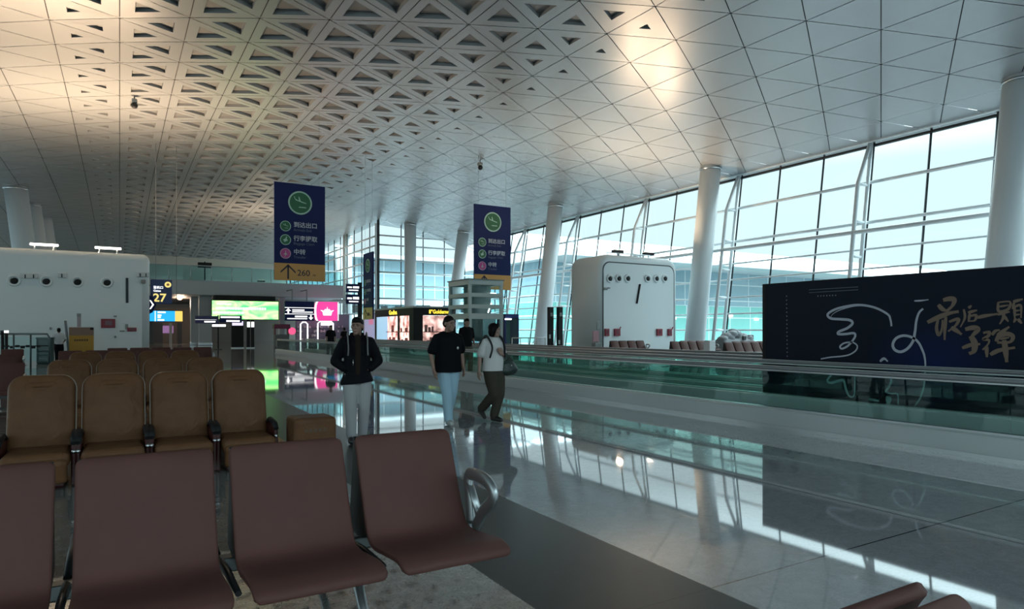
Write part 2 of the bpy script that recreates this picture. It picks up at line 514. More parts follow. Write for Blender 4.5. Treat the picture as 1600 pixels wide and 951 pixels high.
b = MB(); b.box((0, 7, 21.1), (72, 20, .7)); b.build('roof', ROOFW, t)

# ------------------------------------------------------------------ leaning columns
def column(x0, y0, x1, y1, r, label, name='support_column'):
    zt = zc(x1, y1) + .25
    t = thing(name, label, 'column', (x0, y0, 0), group='white columns of the hall')
    m = MB(); m.tube([(0, 0, 0), (x1 - x0, y1 - y0, zt)], r, 32); m.build('shaft', WSTEEL, t)
    k = .985; m = MB(); m.tube([((x1 - x0) * k, (y1 - y0) * k, zt * k - .22), ((x1 - x0) * k, (y1 - y0) * k, zt * k - .10)], r * 1.07, 32); m.build('collar', STEEL, t)
    return t
column(30.6, 29.4, 31.6, 28.9, .62, 'broad white leaning column right of the white pod with round nozzles')
column(29.9, 45.6, 31.0, 45.0, .62, 'white leaning column left of the pod, behind the pair of black posts')
column(30.0, 12.8, 31.2, 12.3, .62, 'white column cut by the right edge of the photo, behind the billboard')
column(29.6, 62.6, 31.0, 62.0, .62, 'white leaning column left of the second blue banner, above the glass lift')
q = PY(641, 440, 65.6); column(q.x, 65.6, q.x, 65.6, .62, 'upright white column in front of the glazed courtyard wall')
q = PY(543, 440, 80); column(q.x, 80, q.x, 80, .55, 'upright white column nearest the long blue banner, beyond the footbridge')
q = PY(529, 440, 88); column(q.x, 88, q.x, 88, .5, 'upright white column second from the long blue banner, beyond the footbridge')
for (px, Y, l) in ((24, 70, 'leftmost white leaning column rising behind the left vent wall'), (47, 78, 'second white leaning column rising behind the left vent wall'), (66, 86, 'third and smallest white leaning column rising behind the left vent wall')):
    q = PY(px, 330, Y); q2 = PY(px + 14, 390, Y); column(q2.x + .9, Y, q.x, Y, .85, l)

# ------------------------------------------------------------------ white vent pods
RED = mat('fire cabinet red', (.22, .008, .025), .4)
GRY = mat('grey fitting', (.22, .24, .24), .5)
def nozzle(root, x, y, z, r):
    m = MB(); m.use(WHITE)
    prof = [(r * 1.0, 0), (r * 1.0, -.05), (r * .82, -.09), (r * .60, -.06)]
    seg = 28; rg = []
    for rr, dy in prof: rg.append([m.bm.verts.new((rr * cos(2 * pi * k / seg), dy, rr * sin(2 * pi * k / seg))) for k in range(seg)])
    for i in range(len(rg) - 1):
        for k in range(seg):
            f = m.bm.faces.new((rg[i][k], rg[i][(k + 1) % seg], rg[i + 1][(k + 1) % seg], rg[i + 1][k])); f.smooth = True
    o = m.build('jet_nozzle', None, root, (x, y, z))
    m = MB(); m.ball((r * .08, -.035, -r * .12), (r * .58, .05, r * .56), 3); m.build('nozzle_throat', BLACK, o)
    return o
def uplight(p, label, energy, aim, size=125, grp='uplights on the white pods'):
    t = thing('uplight', label, 'lamp', p, group=grp)
    m = MB(); m.box((0, 0, .05), (.3, .3, .1), bev=.02); m.tube([(0, 0, .1), (0, 0, .25)], .03, 8); m.build('stand', DARKM, t)
    m = MB(); m.box((0, 0, .36), (.75, .32, .18), bev=.03); h = m.build('lamp_head', DARKM, t)
    m = MB(); m.box((0, 0, .456), (.66, .24, .01)); m.build('lens', emis('warm lens', (1, .78, .5), 3), t)
    l = bpy.data.lights.new('uplight_beam', 'AREA'); l.shape = 'RECTANGLE'; l.size = .6; l.size_y = .22; l.energy = energy; l.color = (1, .72, .47)
    lo = bpy.data.objects.new('uplight_beam', l); COL.objects.link(lo); lo.parent = t; lo.location = (0, 0, .50)
    d = Vector(aim); lo.rotation_euler = d.to_track_quat('-Z', 'Y').to_euler()
    return t

# pod on the right
PX0, PX1, PYF, PD, PH = 23.4, 29.45, 29.6, 2.7, 5.85
pod = thing('vent_pod', 'free-standing white rounded pod with six round nozzles in front of the slanted windows', 'air vent pod', ((PX0 + PX1) / 2, PYF, 0))
w = PX1 - PX0
m = MB()
def rr2(x0, z0, x1, z1, r, n=8, bottom=False):
    pts = []
    for cx, cz, a0 in ((x1 - r, z1 - r, 0), (x0 + r, z1 - r, 90)):
        pts += [(cx + r * cos(radians(a0 + 90 * k / n)), cz + r * sin(radians(a0 + 90 * k / n))) for k in range(n + 1)]
    if bottom:
        for cx, cz, a0 in ((x0 + r, z0 + r, 180), (x1 - r, z0 + r, 270)):
            pts += [(cx + r * cos(radians(a0 + 90 * k / n)), cz + r * sin(radians(a0 + 90 * k / n))) for k in range(n + 1)]
    else: pts += [(x0, z0), (x1, z0)]
    return pts
def pod_body(w, h, d, rc, rs):
    """rounded top corners plus a soft rounded front edge"""
    m = MB(); rings = []
    for k in range(7):
        a = pi / 2 * k / 6; ins = rs * (1 - sin(a)); y = rs * (1 - cos(a))
        rings.append((ins, y))
    rings.append((0, d))
    prev = None
    for ins, y in rings:
        pts = rr2(-w / 2 + ins, 0, w / 2 - ins, h - ins, max(rc - ins * .6, .1))
        ring = [m.bm.verts.new((x, y, z)) for x, z in pts]
        if prev is None: m.bm.faces.new(ring)
        else:
            for k in range(len(ring)):
                f = m.bm.faces.new((prev[k], prev[(k + 1) % len(ring)], ring[(k + 1) % len(ring)], ring[k])); f.smooth = True
        prev = ring
    m.bm.faces.new(prev[::-1])
    return m
pod_body(w, PH, PD, .75, .28).build('body', WHITE, pod)
m = MB(); pts = rr2(-w / 2 + .20, .05, w / 2 - .28, PH - .42, .5); pin = rr2(-w / 2 + .27, .05, w / 2 - .35, PH - .49, .46)
a = [m.bm.verts.new((x, -.012, z)) for x, z in pts]; c = [m.bm.verts.new((x, -.012, z)) for x, z in pin]
for k in range(len(a) - 3):
    m.bm.faces.new((a[k], a[k + 1], c[k + 1], c[k]))
m.bm.faces.new((a[-3], a[-2], c[-2], c[-3])); m.bm.faces.new((a[-1], a[0], c[0], c[-1]))
m.build('panel_groove', mat('groove shadow gap', (.06, .07, .07), .6), pod)
m = MB(); m.prism([(x, -.03, z) for x, z in rr2(-w / 2 + .27, .05, w / 2 - .35, PH - .49, .46)], (0, .03, 0)); m.build('front_panel', WHITE, pod)
cxp = (PX0 + PX1) / 2
for px in (952, 966, 980, 1011, 1025, 1038):
    q = PY(px, 435, PYF); nozzle(pod, q.x - cxp, -.03, q.z, .25)
q0, q1 = PY(999, 444, PYF), PY(994, 474, PYF)
m = MB(); m.tube([(q0.x - cxp, -.06, q0.z), (q1.x - cxp, -.06, q1.z)], .06, 8); m.build('return_slot', DARKM, pod)
q = PY(944, 451, PYF)
m = MB(); m.box((q.x - cxp, -.1, q.z), (.32, .14, .14), bev=.05); m.box((q.x - cxp + .25, -.12, q.z + .05), (.16, .08, .07), bev=.02); m.build('bracket_camera', GRY, pod)
for px, l in ((947, 'red fire cabinet lowest left on the free-standing pod'), (963, 'red fire cabinet second from left on the free-standing pod, with a tag at its corner'),
              (1029, 'red fire cabinet third from left on the free-standing pod'), (1045, 'red fire cabinet rightmost on the free-standing pod, with a tag at its corner')):
    q = PY(px, 519, PYF)
    t = thing('fire_cabinet', l, 'fire cabinet', (q.x, PYF - .03, q.z), group='red cabinets on the white pods')
    m = MB(); m.box((0, -.05, 0), (.30 if px in (947, 1045) else .42, .1, .42), bev=.015); m.build('cabinet_box', RED, t)
    m = MB(); m.box((0, -.105, .02), (.13, .012, .2)); m.build('cabinet_window', mat('dim red glass', (.12, .03, .05), .2), t)
    if px in (963, 1045):
        m = MB(); m.box((.2, -.08, .25), (.05, .04, .16), M=Matrix.Rotation(.5, 4, 'Y')); m.build('corner_tag', RED, t)
for px, e, l in ((965, 170, 'black uplight on top of the free-standing pod, the left one'), (1013, 170, 'black uplight on top of the free-standing pod, the right one')):
    q = PY(px, 400, PYF + 1.2); uplight((q.x, PYF + 1.2, PH), l, e, (-.25, -.12, 1))
m = MB(); m.tube([(PX0 + 1.2, PYF + .8, PH), (PX0 + 1.2, PYF + .8, PH + .22), (PX1 - 1.5, PYF + .8, PH + .22), (PX1 - 1.5, PYF + .8, PH)], .025, 8)
tag(m.build('guard_rail', STEEL), 'thin steel rail along the top edge of the free-standing pod', 'rail')
# extinguisher stand at the pod's left side
q = PX(905, 516, PX0 - .4)
t = thing('extinguisher_stand', 'small grey stand with a red and white notice at the left side of the pod', 'extinguisher stand', (PX0 - .45, PYF - .3, 0))
m = MB(); m.box((0, 0, .4), (.45, .35, .8), bev=.03); m.build('cabinet', GRY, t)
m = MB(); m.box((-.08, -.03, 1.15), (.42, .05, .62), bev=.01); m.build('notice', mat('dim pink notice', (.38, .2, .22), .5), t)
m = MB(); m.box((.08, -.02, 1.75), (.18, .05, .42), bev=.01); m.tube([(.08, 0, .8), (.08, 0, 1.6)], .02, 8); m.build('small_sign', GRY, t)

# wall-like pod on the left
LY, LX0, LX1, LH = 39.4, -13.0, 1.35, 5.47
lp = thing('vent_wall', 'long white vent wall with four round nozzles in a row, at the left edge of the photo', 'air vent pod', ((LX0 + LX1) / 2, LY, 0))
lc = (LX0 + LX1) / 2
pod_body(LX1 - LX0, LH, 4.0, .35, .35).build('body', WHITE, lp)
for px, py in ((22, 438), (72, 439), (121, 440), (167, 441)):
    q = PY(px, py, LY); nozzle(lp, q.x - lc, 0, q.z, .29)
q0, q1 = PY(198.5, 434, LY), PY(198.5, 473, LY)
m = MB(); m.box((q0.x - lc, -.02, (q0.z + q1.z) / 2), (.12, .05, q0.z - q1.z), bev=.02); m.build('return_slot', DARKM, lp)
for px, py, ww in ((40, 431, .42), (53, 431, .34), (97, 430, .36), (219, 429, .3), (228, 429, .3)):
    q = PY(px, py, LY); m = MB(); m.box((q.x - lc, -.08, q.z), (ww, .16, .26), bev=.04); m.build('small_vent', mat('pale grey vent', (.60, .64, .64), .5), lp); m = MB(); m.box((q.x - lc, -.165, q.z - .03), (.05, .02, .18)); m.build('vent_slot', DARKM, lp)
q = PY(224, 440, LY); m = MB(); m.box((q.x - lc, -.1, q.z), (.22, .2, .2), bev=.04); m.ball((q.x - lc, -.2, q.z - .04), .1, 2); m.build('dome_camera', GRY, lp)
for px, py, ww, hh, l in ((180, 494, .14, .08, 'wall_button'), (198, 510, .13, .26, 'wall_button'), (191, 517, .22, .07, 'wall_button'), (180, 526, .08, .1, 'wall_button'), (79, 513, .08, .12, 'wall_button')):
    q = PY(px, py, LY); m = MB(); m.box((q.x - lc, -.03, q.z), (ww, .06, hh), bev=.01); m.build(l, GRY, lp)
for px, py, ww, hh, l in ((169, 505, .62, .46, 'square red fire cabinet on the left vent wall, right of the yellow stand'), (206, 514.5, .42, .2, 'small flat red box near the right end of the left vent wall')):
    q = PY(px, py, LY)
    t = thing('fire_cabinet', l, 'fire cabinet', (q.x, LY, q.z), group='red cabinets on the white pods')
    m = MB(); m.box((0, -.05, 0), (ww, .1, hh), bev=.015); m.build('cabinet_box', RED, t)
    m = MB(); m.box((.02, -.105, .02), (ww * .5, .012, hh * .5)); m.build('cabinet_window', mat('dim red glass', (.12, .03, .05), .2), t)
for px, l in ((69, 'white linear light on top of the left vent wall, the left one'), (169, 'white linear light on top of the left vent wall, the right one')):
    q = PY(px, 388, LY + 1.5)
    t = thing('linear_light', l, 'lamp', (q.x, LY + 1.5, LH), group='linear lights on the left vent wall')
    for s in (-.4, .4):
        m = MB(); m.tube([(s, 0, 0), (s, 0, .3)], .03, 8); m.build('post', STEEL, t)
    m = MB(); m.box((0, 0, .36), (1.2, .12, .12), bev=.03); m.build('tube_light', emis('cool lamp tube', (1, .97, .9), 5), t)
for px, e in ((30, 400), (120, 520), (205, 450)):
    q = PY(px, 388, LY + 2.4)
    up_ = uplight((q.x, LY + 3.6, LH), {30: 'black uplight hidden behind the left end of the vent wall top', 120: 'black uplight on the middle of the vent wall top', 205: 'black uplight on the right end of the vent wall top'}[px], e, (.12, -.15, 1)); up_.scale = (.6, .6, .6)

# ------------------------------------------------------------------ moving walkways
SKIRT = mat('grey walkway skirt', (.50, .53, .54), .3, .3)
BELT = mat('ribbed walkway belt', (.16, .17, .17), .5, .3)
RAILK = mat('grey rubber handrail', (.22, .225, .24), .35)
def walkway(x0, x1, y0, y1, label):
    t = thing('moving_walkway', label, 'moving walkway', (x0, y0, 0), group='moving walkways')
    L = y1 - y0; W = x1 - x0
    m = MB(); m.box((W / 2, L / 2, .03), (W - .5, L, .05)); m.build('belt', BELT, t)
    for s, xx in ((-1, 0), (1, W)):
        m = MB(); m.box((xx - s * .12, L / 2, .14), (.24, L, .28), bev=.02); sk = m.build('skirt', SKIRT, t)
        m = MB(); m.box((xx + s * .012, L / 2, .025), (.03, L, .05)); m.build('kick_strip', STEEL, sk)
        m = MB(); m.box((xx - s * .12, L / 2, .292), (.10, L, .025)); m.build('glass_channel', STEEL, sk)
        m = MB()
        n = int(L / 2.4)
        for k in range(n): m.box((xx - s * .12, (k + .5) * L / n, .585), (.014, L / n - .012, .57))
        m.build('balustrade_glass', GLASSR, t)
        m = MB()
        path = [(xx - s * .12, .10, .40), (xx - s * .12, -.12, .50), (xx - s * .12, -.2, .66), (xx - s * .12, -.1, .82), (xx - s * .12, .15, .90), (xx - s * .12, L - .15, .90), (xx - s * .12, L + .1, .82), (xx - s * .12, L + .2, .66), (xx - s * .12, L + .12, .5), (xx - s * .12, L - .1, .4)]
        m.tube(path, [(.045, .035)] * len(path), 12); h = m.build('handrail', RAILK, t)
        m = MB(); m.box((xx - s * .12, L / 2, .865), (.075, L - .4, .03), bev=.008); m.box((xx - s * .12, L / 2, .935), (.05, L - .3, .012), bev=.004); m.build('rail_track', STEEL, h)
    return t
walkway(8.55, 10.62, 1.0, 44.0, 'nearer moving walkway with green glass sides running past the people')
walkway(11.7, 13.6, 3.0, 44.0, 'farther moving walkway behind the black billboard and the nearer walkway')

# ------------------------------------------------------------------ black billboard with calligraphy
BX = 10.98
NIGHT = mat('deep navy poster', (.006, .011, .026), .5, spec=.15)
def night_mat():
    m = NIGHT; nt = m.node_tree; bs = nt.nodes['Principled BSDF']
    tc = nt.nodes.new('ShaderNodeTexCoord'); mp = nt.nodes.new('ShaderNodeMapping'); mp.inputs['Location'].default_value = (0, 2.9, -1.2); mp.inputs['Scale'].default_value = (0, .9, 1.3)
    g = nt.nodes.new('ShaderNodeTexGradient'); g.gradient_type = 'SPHERICAL'
    r = nt.nodes.new('ShaderNodeValToRGB'); r.color_ramp.elements[0].color = (.006, .0105, .024, 1); r.color_ramp.elements[1].color = (.006, .016, .085, 1)
    nt.links.new(tc.outputs['Object'], mp.inputs[0]); nt.links.new(mp.outputs[0], g.inputs[0]); nt.links.new(g.outputs[0], r.inputs[0]); nt.links.new(r.outputs[0], bs.inputs['Base Color'])
night_mat()
BY0, BY1, BZ = 2.2, 8.72, 2.40
bb = thing('billboard', 'long black billboard with white brush strokes and gold brush characters behind the walkway', 'billboard', (BX, BY1, 0))
m = MB(); m.box((.13, (BY0 - BY1) / 2, BZ / 2), (.26, BY1 - BY0, BZ), bev=.01); m.build('cabinet', BLACK, bb)
m = MB(); m.box((-.006, (BY0 - BY1) / 2 - .02, BZ / 2), (.012, BY1 - BY0 - .14, BZ - .04)); m.build('poster', NIGHT, bb)
CHALK = mat('white brush ink', (.50, .52, .60), .7)
GOLD = mat('dull gold ink', (.205, .135, .092), .5)
def brush(strokes, f, m, name, parent, x=-.0135, each=False):
    b = MB()
    for pts, wid in strokes:
        x -= .0004
        if each: b = MB()
        P = [f(*p) for p in pts]; P = [Vector((q.y - BY1, q.z)) for q in P]
        C = catmull(P, 7); n = len(C); w = []
        for i in range(n):
            s = i / max(n - 1, 1); w.append(wid * .9 * (.55 + .45 * sin(pi * min(1, s * 1.15 + .08))) * .5)
        lft, rgt = [], []
        for i in range(n):
            tg = (C[min(i + 1, n - 1)] - C[max(i - 1, 0)])
            tg = tg.normalized() if tg.length > 1e-6 else Vector((1, 0))
            nn = Vector((-tg.y, tg.x)); lft.append(C[i] + nn * w[i]); rgt.append(C[i] - nn * w[i])
        for i in range(n - 1):
            b.face([(x, *lft[i]), (x, *lft[i + 1]), (x, *rgt[i + 1]), (x, *rgt[i])])
        if each: b.build(name, m, parent)
    if not each: return b.build(name, m, parent)
fa = lambda x, y: PX(1210 + x / 4.755, 440 + y / 4.755, BX - .0135)
fb = lambda x, y: PX(1420 + x / 6.34, 430 + y / 6.34, BX - .0135)
brush([([(870, 330), (862, 280), (840, 240), (740, 190), (620, 172), (500, 190), (430, 215), (395, 245), (420, 272), (490, 278), (560, 285), (580, 310), (540, 345), (480, 370), (475, 388), (530, 388), (590, 382), (600, 405), (575, 445), (540, 480), (500, 497), (488, 480), (520, 455), (580, 450), (615, 475), (605, 510), (560, 540), (500, 553), (420, 560), (345, 573)], .05),
       ([(700, 180), (600, 180), (500, 205), (440, 235), (420, 260)], .018),
       ([(1105, 200), (1075, 230), (1055, 290), (1045, 370), (1030, 440), (990, 495), (940, 520), (895, 505), (880, 465), (905, 420), (960, 400), (1020, 412), (1070, 450), (1105, 520), (1118, 570), (1122, 620), (1118, 700), (1110, 780), (1085, 860), (1045, 920)], .05),
       ([(1040, 142), (1090, 140), (1145, 133)], .03),
       ([(440, 670), (395, 730), (420, 750), (480, 735), (515, 735), (530, 790), (550, 840), (575, 855), (595, 830), (600, 690)], .05),
       ([(785, 592), (815, 570), (843, 592)], .05),
       ([(800, 712), (840, 705), (870, 730), (850, 780), (830, 815), (870, 830), (915, 835), (920, 910)], .04),
       ([(850, 850), (847, 910)], .11), ([(700, 870), (780, 885)], .05)], fa, CHALK, 'white_brush_stroke', bb, each=True)
brush([([(340, 245), (400, 232), (450, 242), (432, 300), (380, 350)], .085), ([(292, 290), (335, 335), (385, 352)], .075), ([(185, 465), (300, 412), (400, 375), (495, 358)], .085),
       ([(292, 430), (275, 520), (295, 590), (325, 540), (335, 440)], .055), ([(368, 410), (358, 520), (355, 640)], .06), ([(400, 460), (490, 432), (470, 490), (390, 555)], .055), ([(420, 515), (470, 545), (525, 585)], .075),
       ([(545, 335), (556, 420), (512, 512)], .04), ([(592, 325), (622, 298)], .05), ([(588, 368), (678, 345)], .05), ([(606, 378), (592, 460)], .045), ([(612, 402), (668, 395), (655, 445), (600, 452)], .045),
       ([(680, 418), (760, 400), (880, 382)], .06),
       ([(888, 265), (892, 355), (985, 335), (1003, 262), (888, 268)], .045), ([(895, 310), (990, 295)], .035), ([(880, 388), (1003, 360)], .045), ([(942, 355), (938, 420), (903, 482)], .045), ([(945, 400), (988, 458)], .045),
       ([(1035, 262), (1132, 235)], .05), ([(1045, 270), (1030, 335)], .04), ([(1050, 310), (1052, 430)], .04), ([(1050, 312), (1112, 300), (1114, 422)], .04), ([(1055, 352), (1108, 345)], .03), ([(1055, 392), (1108, 385)], .03), ([(1065, 425), (1042, 468)], .04), ([(1085, 430), (1122, 478)], .05),
       ([(562, 535), (640, 518), (688, 535), (640, 590), (612, 625)], .085), ([(615, 600), (655, 670), (648, 750), (600, 775)], .10), ([(532, 720), (620, 688), (712, 680)], .065),
       ([(740, 570), (802, 562), (790, 600), (742, 632), (795, 640), (790, 680), (735, 738)], .05), ([(775, 700), (778, 810)], .06), ([(830, 592), (860, 552), (905, 540)], .05), ([(880, 595), (1000, 508)], .06),
       ([(870, 655), (900, 600), (980, 580), (1035, 605), (1005, 660), (880, 665)], .075), ([(905, 630), (1000, 615)], .04), ([(812, 785), (900, 742), (1058, 715)], .07), ([(950, 640), (965, 760), (975, 860)], .085)], fb, GOLD, 'gold_brush_stroke', bb, each=True)
b = MB(); xx = -.0135
def dot(px, py, s, f=lambda x, y: PX(x, y, BX - .0135)):
    q = f(px, py); y, z = q.y - BY1, q.z; b.face([(xx, y - s, z - s), (xx, y + s, z - s), (xx, y + s, z + s), (xx, y - s, z + s)])
for k in range(16): dot(1229 + k * .07, 462.5 + k * 6.25, .011)
for k in range(40): dot(1265 + k * 1.92, 452.5 - k * .115, .0062); dot(1265 + k * 1.92, 457 - k * .115, .0062)
for k in range(7): dot(1278 + k * 4.6, 462.3 - k * .2, .010)
b.build('small_lettering', mat('pale grey ink', (.22, .25, .30), .6), bb)

# ------------------------------------------------------------------ hanging banners
def rotp(p, a, s=1, dx=0, dy=0): return [(dx + s * (x * cos(a) - y * sin(a)), dy + s * (x * sin(a) + y * cos(a))) for x, y in p]
PLANE = [[(-.62, .10), (-.35, .03), (.62, .03), (.72, -.02), (.62, -.08), (-.45, -.08), (-.62, .02), (-.80, .28), (-.70, .28)], [(.08, 0), (-.22, .42), (-.32, .42), (-.14, 0)], [(.1, -.06), (-.28, -.42), (-.38, -.42), (-.14, -.06)]]
def plane_icon(cx, cy_, r):
    a = -.28
    return [rotp(p, a, r * .95, cx, cy_ + r * .18) for p in PLANE[:2]] + [rect(cx - r * .15, cy_ - r * .52, cx + r * .62, cy_ - r * .42)]
CROWN = [(-.62, .18), (-.30, .12), (-.18, .30), (-.06, .22), (0, .55), (.06, .22), (.18, .30), (.30, .12), (.62, .18), (.42, -.02), (.36, -.36), (-.36, -.36), (-.42, -.02)]
def banner(px0, px1, y0, y1, Y, label, facing='front', digits='260'):
    if facing == 'front':
        a, c = PY(px0, y0, Y), PY(px1, y0, Y); w = c.x - a.x; ztop = a.z; zb = PY(px0, y1, Y).z
        t = thing('hanging_banner', label, 'banner', (a.x, Y, zb), group='blue and orange direction banners')
    else:
        a = PX(px0, y0, Y); c = PX(px1, y0, Y); w = a.y - c.y; zb = PX(px0, y1, Y).z; ztop = PX(px0, y0, Y).z
        t = thing('hanging_banner', label, 'banner', (Y, a.y, zb), -pi / 2, group='blue and orange direction banners')
    H = ztop - zb
    m = MB(); m.box((w / 2, .06, H / 2), (w, .12, H), bev=.015); m.build('panel', NAVY, t)
    M = plane_M((0, 0, 0), (1, 0, 0), (0, 0, 1))
    ho = H * .175
    flat([rect(0.0, 0.0, w, ho)], M, ORANGE, 'orange_foot', t, .012)
    def icon(cx, cy_, r, disc, kind):
        o = flat([circ(cx, cy_, r)], M, RINGM if disc is not PINKD else mat('pale pink ring', (.5, .33, .45), .4), 'icon_ring', t, .010)
        d = flat([circ(cx, cy_, r * .87)], M, disc, 'icon_disc', o, .014)
        if kind == 'plane': pl = plane_icon(cx, cy_, r * .8)
        elif kind == 'bag': pl = [rotp(rect(-.38, -.3, .3, .22), .5, r, cx, cy_), rotp(rect(-.12, .2, .08, .62), -.4, r, cx, cy_)]
        else: pl = [rotp(p, pi / 2, r * .8, cx, cy_) for p in PLANE]
        flat(pl, M, RINGM, 'pictogram', o, .018)
    icon(w * .5, H * .805, w * .235, GREEN, 'plane')
    for yy, disc, kind, zh, en in ((.555, GREEN, 'plane', '到达出口', 'Arrivals Exit'), (.415, GREEN, 'bag', '行李提取', 'Baggage Claim'), (.275, PINKD, 'transfer', '中转', 'Transfer')):
        icon(w * .215, H * yy, w * .105, disc, kind)
        text(zh, w * .118, plane_M((w * .37, -.012, H * yy + w * .0), (1, 0, 0), (0, 0, 1)), SIGNW, t, .012)
        text(en, w * .072, plane_M((w * .37, -.012, H * yy - w * .085), (1, 0, 0), (0, 0, 1)), mat('dim sign lettering', (.11, .14, .22), .5), t)
    ax, ay = w * .265, ho * .08
    flat([rect(ax - w * .016, ay, ax + w * .016, ho * .88), [(ax, ho * .95), (ax - w * .145, ho * .52), (ax - w * .145, ho * .42), (ax, ho * .82), (ax + w * .145, ho * .42), (ax + w * .145, ho * .52)]], M, SIGNK, 'arrow', t, .018)
    text(digits, w * .17, plane_M((w * .44, -.02, ho * .30), (1, 0, 0), (0, 0, 1)), SIGNK, t, .006)
    text('m', w * .075, plane_M((w * .75, -.02, ho * .30), (1, 0, 0), (0, 0, 1)), SIGNK, t)
    m = MB()
    for x in (.12, .88):
        m.tube([(w * x, .06, H), (w * x, .06, zc(t.location.x + (w * x if facing == 'front' else 0), t.location.y) - zb + .05)], .006, 6)
    m.build('hanging_wires', GRY, t)
    return t
banner(428.5, 508, 283, 437, 38.9, 'blue and orange hanging banner reading 260 m, left of the two facing us')
banner(741, 798, 318, 451, 40.0, 'blue and orange hanging banner whose foot is hidden behind the glass lift', digits='260')
banner(567.5, 582, 397, 499, 15.2, 'narrow blue banner seen almost edge-on beside the black wayfinding post', 'side')

# ================================================================== FAR END: footbridge, screens, shops, signs
PALE = mat('pale grey panel', (.44, .47, .48), .5)
DGREY = mat('dark grey wall', (.09, .095, .1), .6)
BRY = 70.0
xl, xr = -9.0, PY(537, 440, BRY).x
zb, zt, zg = PY(400, 462.5, BRY).z, PY(400, 441, BRY).z, PY(400, 419, BRY).z
t = thing('footbridge', 'pale footbridge with a blue glass balustrade crossing the far end of the hall', 'bridge', (xl, BRY, zb))
m = MB(); m.box(((xr - xl) / 2, 3, (zt - zb) / 2), (xr - xl, 6, zt - zb), bev=.05); m.build('deck', PALE, t)
m = MB(); n = 16
for k in range(n): m.box(((k + .5) * (xr - xl) / n, .15, (zt + zg) / 2 - zb), ((xr - xl) / n - .06, .03, zg - zt))
m.build('balustrade_glass', GLASSB, t)
m = MB(); m.tube([(0, .15, zg - zb + .02), (xr - xl, .15, zg - zb + .02)], .05, 8)
for k in range(n + 1): m.tube([(k * (xr - xl) / n, .15, zt - zb), (k * (xr - xl) / n, .15, zg - zb)], .03, 6)
m.build('handrail', STEEL, t)
q = PY(320, 414, BRY + 1.5)
t = thing('display_box', 'small black box standing on the footbridge behind its glass', 'box', (q.x, BRY + 1.5, zt))
m = MB(); m.box((0, 0, .55 * (q.z - zt + .3)), (.1, .1, q.z - zt + .2)); m.build('post', BLACK, t)
m = MB(); m.box((0, 0, q.z - zt), (1.25, .35, .5), bev=.03); m.build('screen_case', BLACK, t)
# bridge piers
for px0, px1, Y, l in ((298, 313, 74, 'slim pale pier under the footbridge, left of the green screen'), (311, 331, 71.5, 'broad pale pier under the footbridge beside the green screen'), (437, 446, 71.5, 'pale pier under the footbridge between the green screen and the direction board')):
    a, c = PY(px0, 500, Y), PY(px1, 500, Y)
    t = thing('bridge_pier', l, 'pier', ((a.x + c.x) / 2, Y, 0), group='piers under the footbridge')
    m = MB(); m.box((0, .4, zb / 2), (c.x - a.x, .8, zb), bev=.06); m.build('shaft', PALE, t)
    m = MB(); m.box((0, .4, .15), (c.x - a.x + .08, .9, .3), bev=.03); m.build('plinth', STEEL, t)
# lower back wall of the passage under the bridge, with a ceiling over the passage
b = MB(); b.box((8, 96, 2.6), (32, .3, 5.2)); struct(b.build('wall_passage', mat('passage wall', (.26, .24, .22), .5)))
b = MB(); b.box((8, 86, 5.0), (32, 20, .2)); struct(b.build('ceiling_passage', mat('passage ceiling', (.16, .15, .14), .5)))
# green screen
SY = 69.0
a, c = PY(330, 468, SY), PY(436, 500, SY)
t = thing('led_screen', 'wide bright green screen under the footbridge', 'screen', ((a.x + c.x) / 2, SY, c.z)); w, h = c.x - a.x, a.z - c.z
m = MB(); m.box((0, .12, h / 2), (w, .22, h), bev=.03); m.build('case', BLACK, t)
m = MB(); hh = max(zb - c.z - h, .1); m.box((0, .7, h + hh / 2), (w * .9, 1.1, hh * .9), bev=.02); m.build('hanging_frame', BLACK, t)
gm = bpy.data.materials.new('green picture'); gm.use_nodes = True; nt = gm.node_tree; bs = nt.nodes['Principled BSDF']
tc = nt.nodes.new('ShaderNodeTexCoord'); mp = nt.nodes.new('ShaderNodeMapping'); mp.inputs['Scale'].default_value = (.35, 1, .9); nz = nt.nodes.new('ShaderNodeTexNoise'); nz.inputs['Scale'].default_value = 1.2; nz.inputs['Distortion'].default_value = 1.5
rp = nt.nodes.new('ShaderNodeValToRGB'); rp.color_ramp.elements[0].position = .35; rp.color_ramp.elements[0].color = (.04, .50, .09, 1); rp.color_ramp.elements[1].position = .7; rp.color_ramp.elements[1].color = (.42, .85, .22, 1)
nt.links.new(tc.outputs['Object'], mp.inputs[0]); nt.links.new(mp.outputs[0], nz.inputs['Vector']); nt.links.new(nz.outputs[0], rp.inputs[0]); nt.links.new(rp.outputs[0], bs.inputs['Emission Color'])
bs.inputs['Emission Strength'].default_value = 1.5; bs.inputs['Base Color'].default_value = (.02, .1, .02, 1)
m = MB(); m.box((0, 0, h / 2), (w - .14, .03, h - .14)); pic = m.build('picture', gm, t)
WL = emis('lit white lettering', (1, 1, 1), 1.6)
M = plane_M((-w / 2, -.02, 0), (1, 0, 0), (0, 0, 1)); random.seed(3)
lines = []
for yy, x0, x1, hh in ((.80, .08, .29, .06), (.58, .07, .80, .12), (.36, .02, .47, .1)):
    x = x0
    while x < x1:
        ww = random.uniform(.018, .042); lines.append(rect(x * w, yy * h - hh * h / 2, (x + ww) * w, yy * h + hh * h / 2)); x += ww + .008
flat(lines, M, WL, 'caption_lines', t, .006)
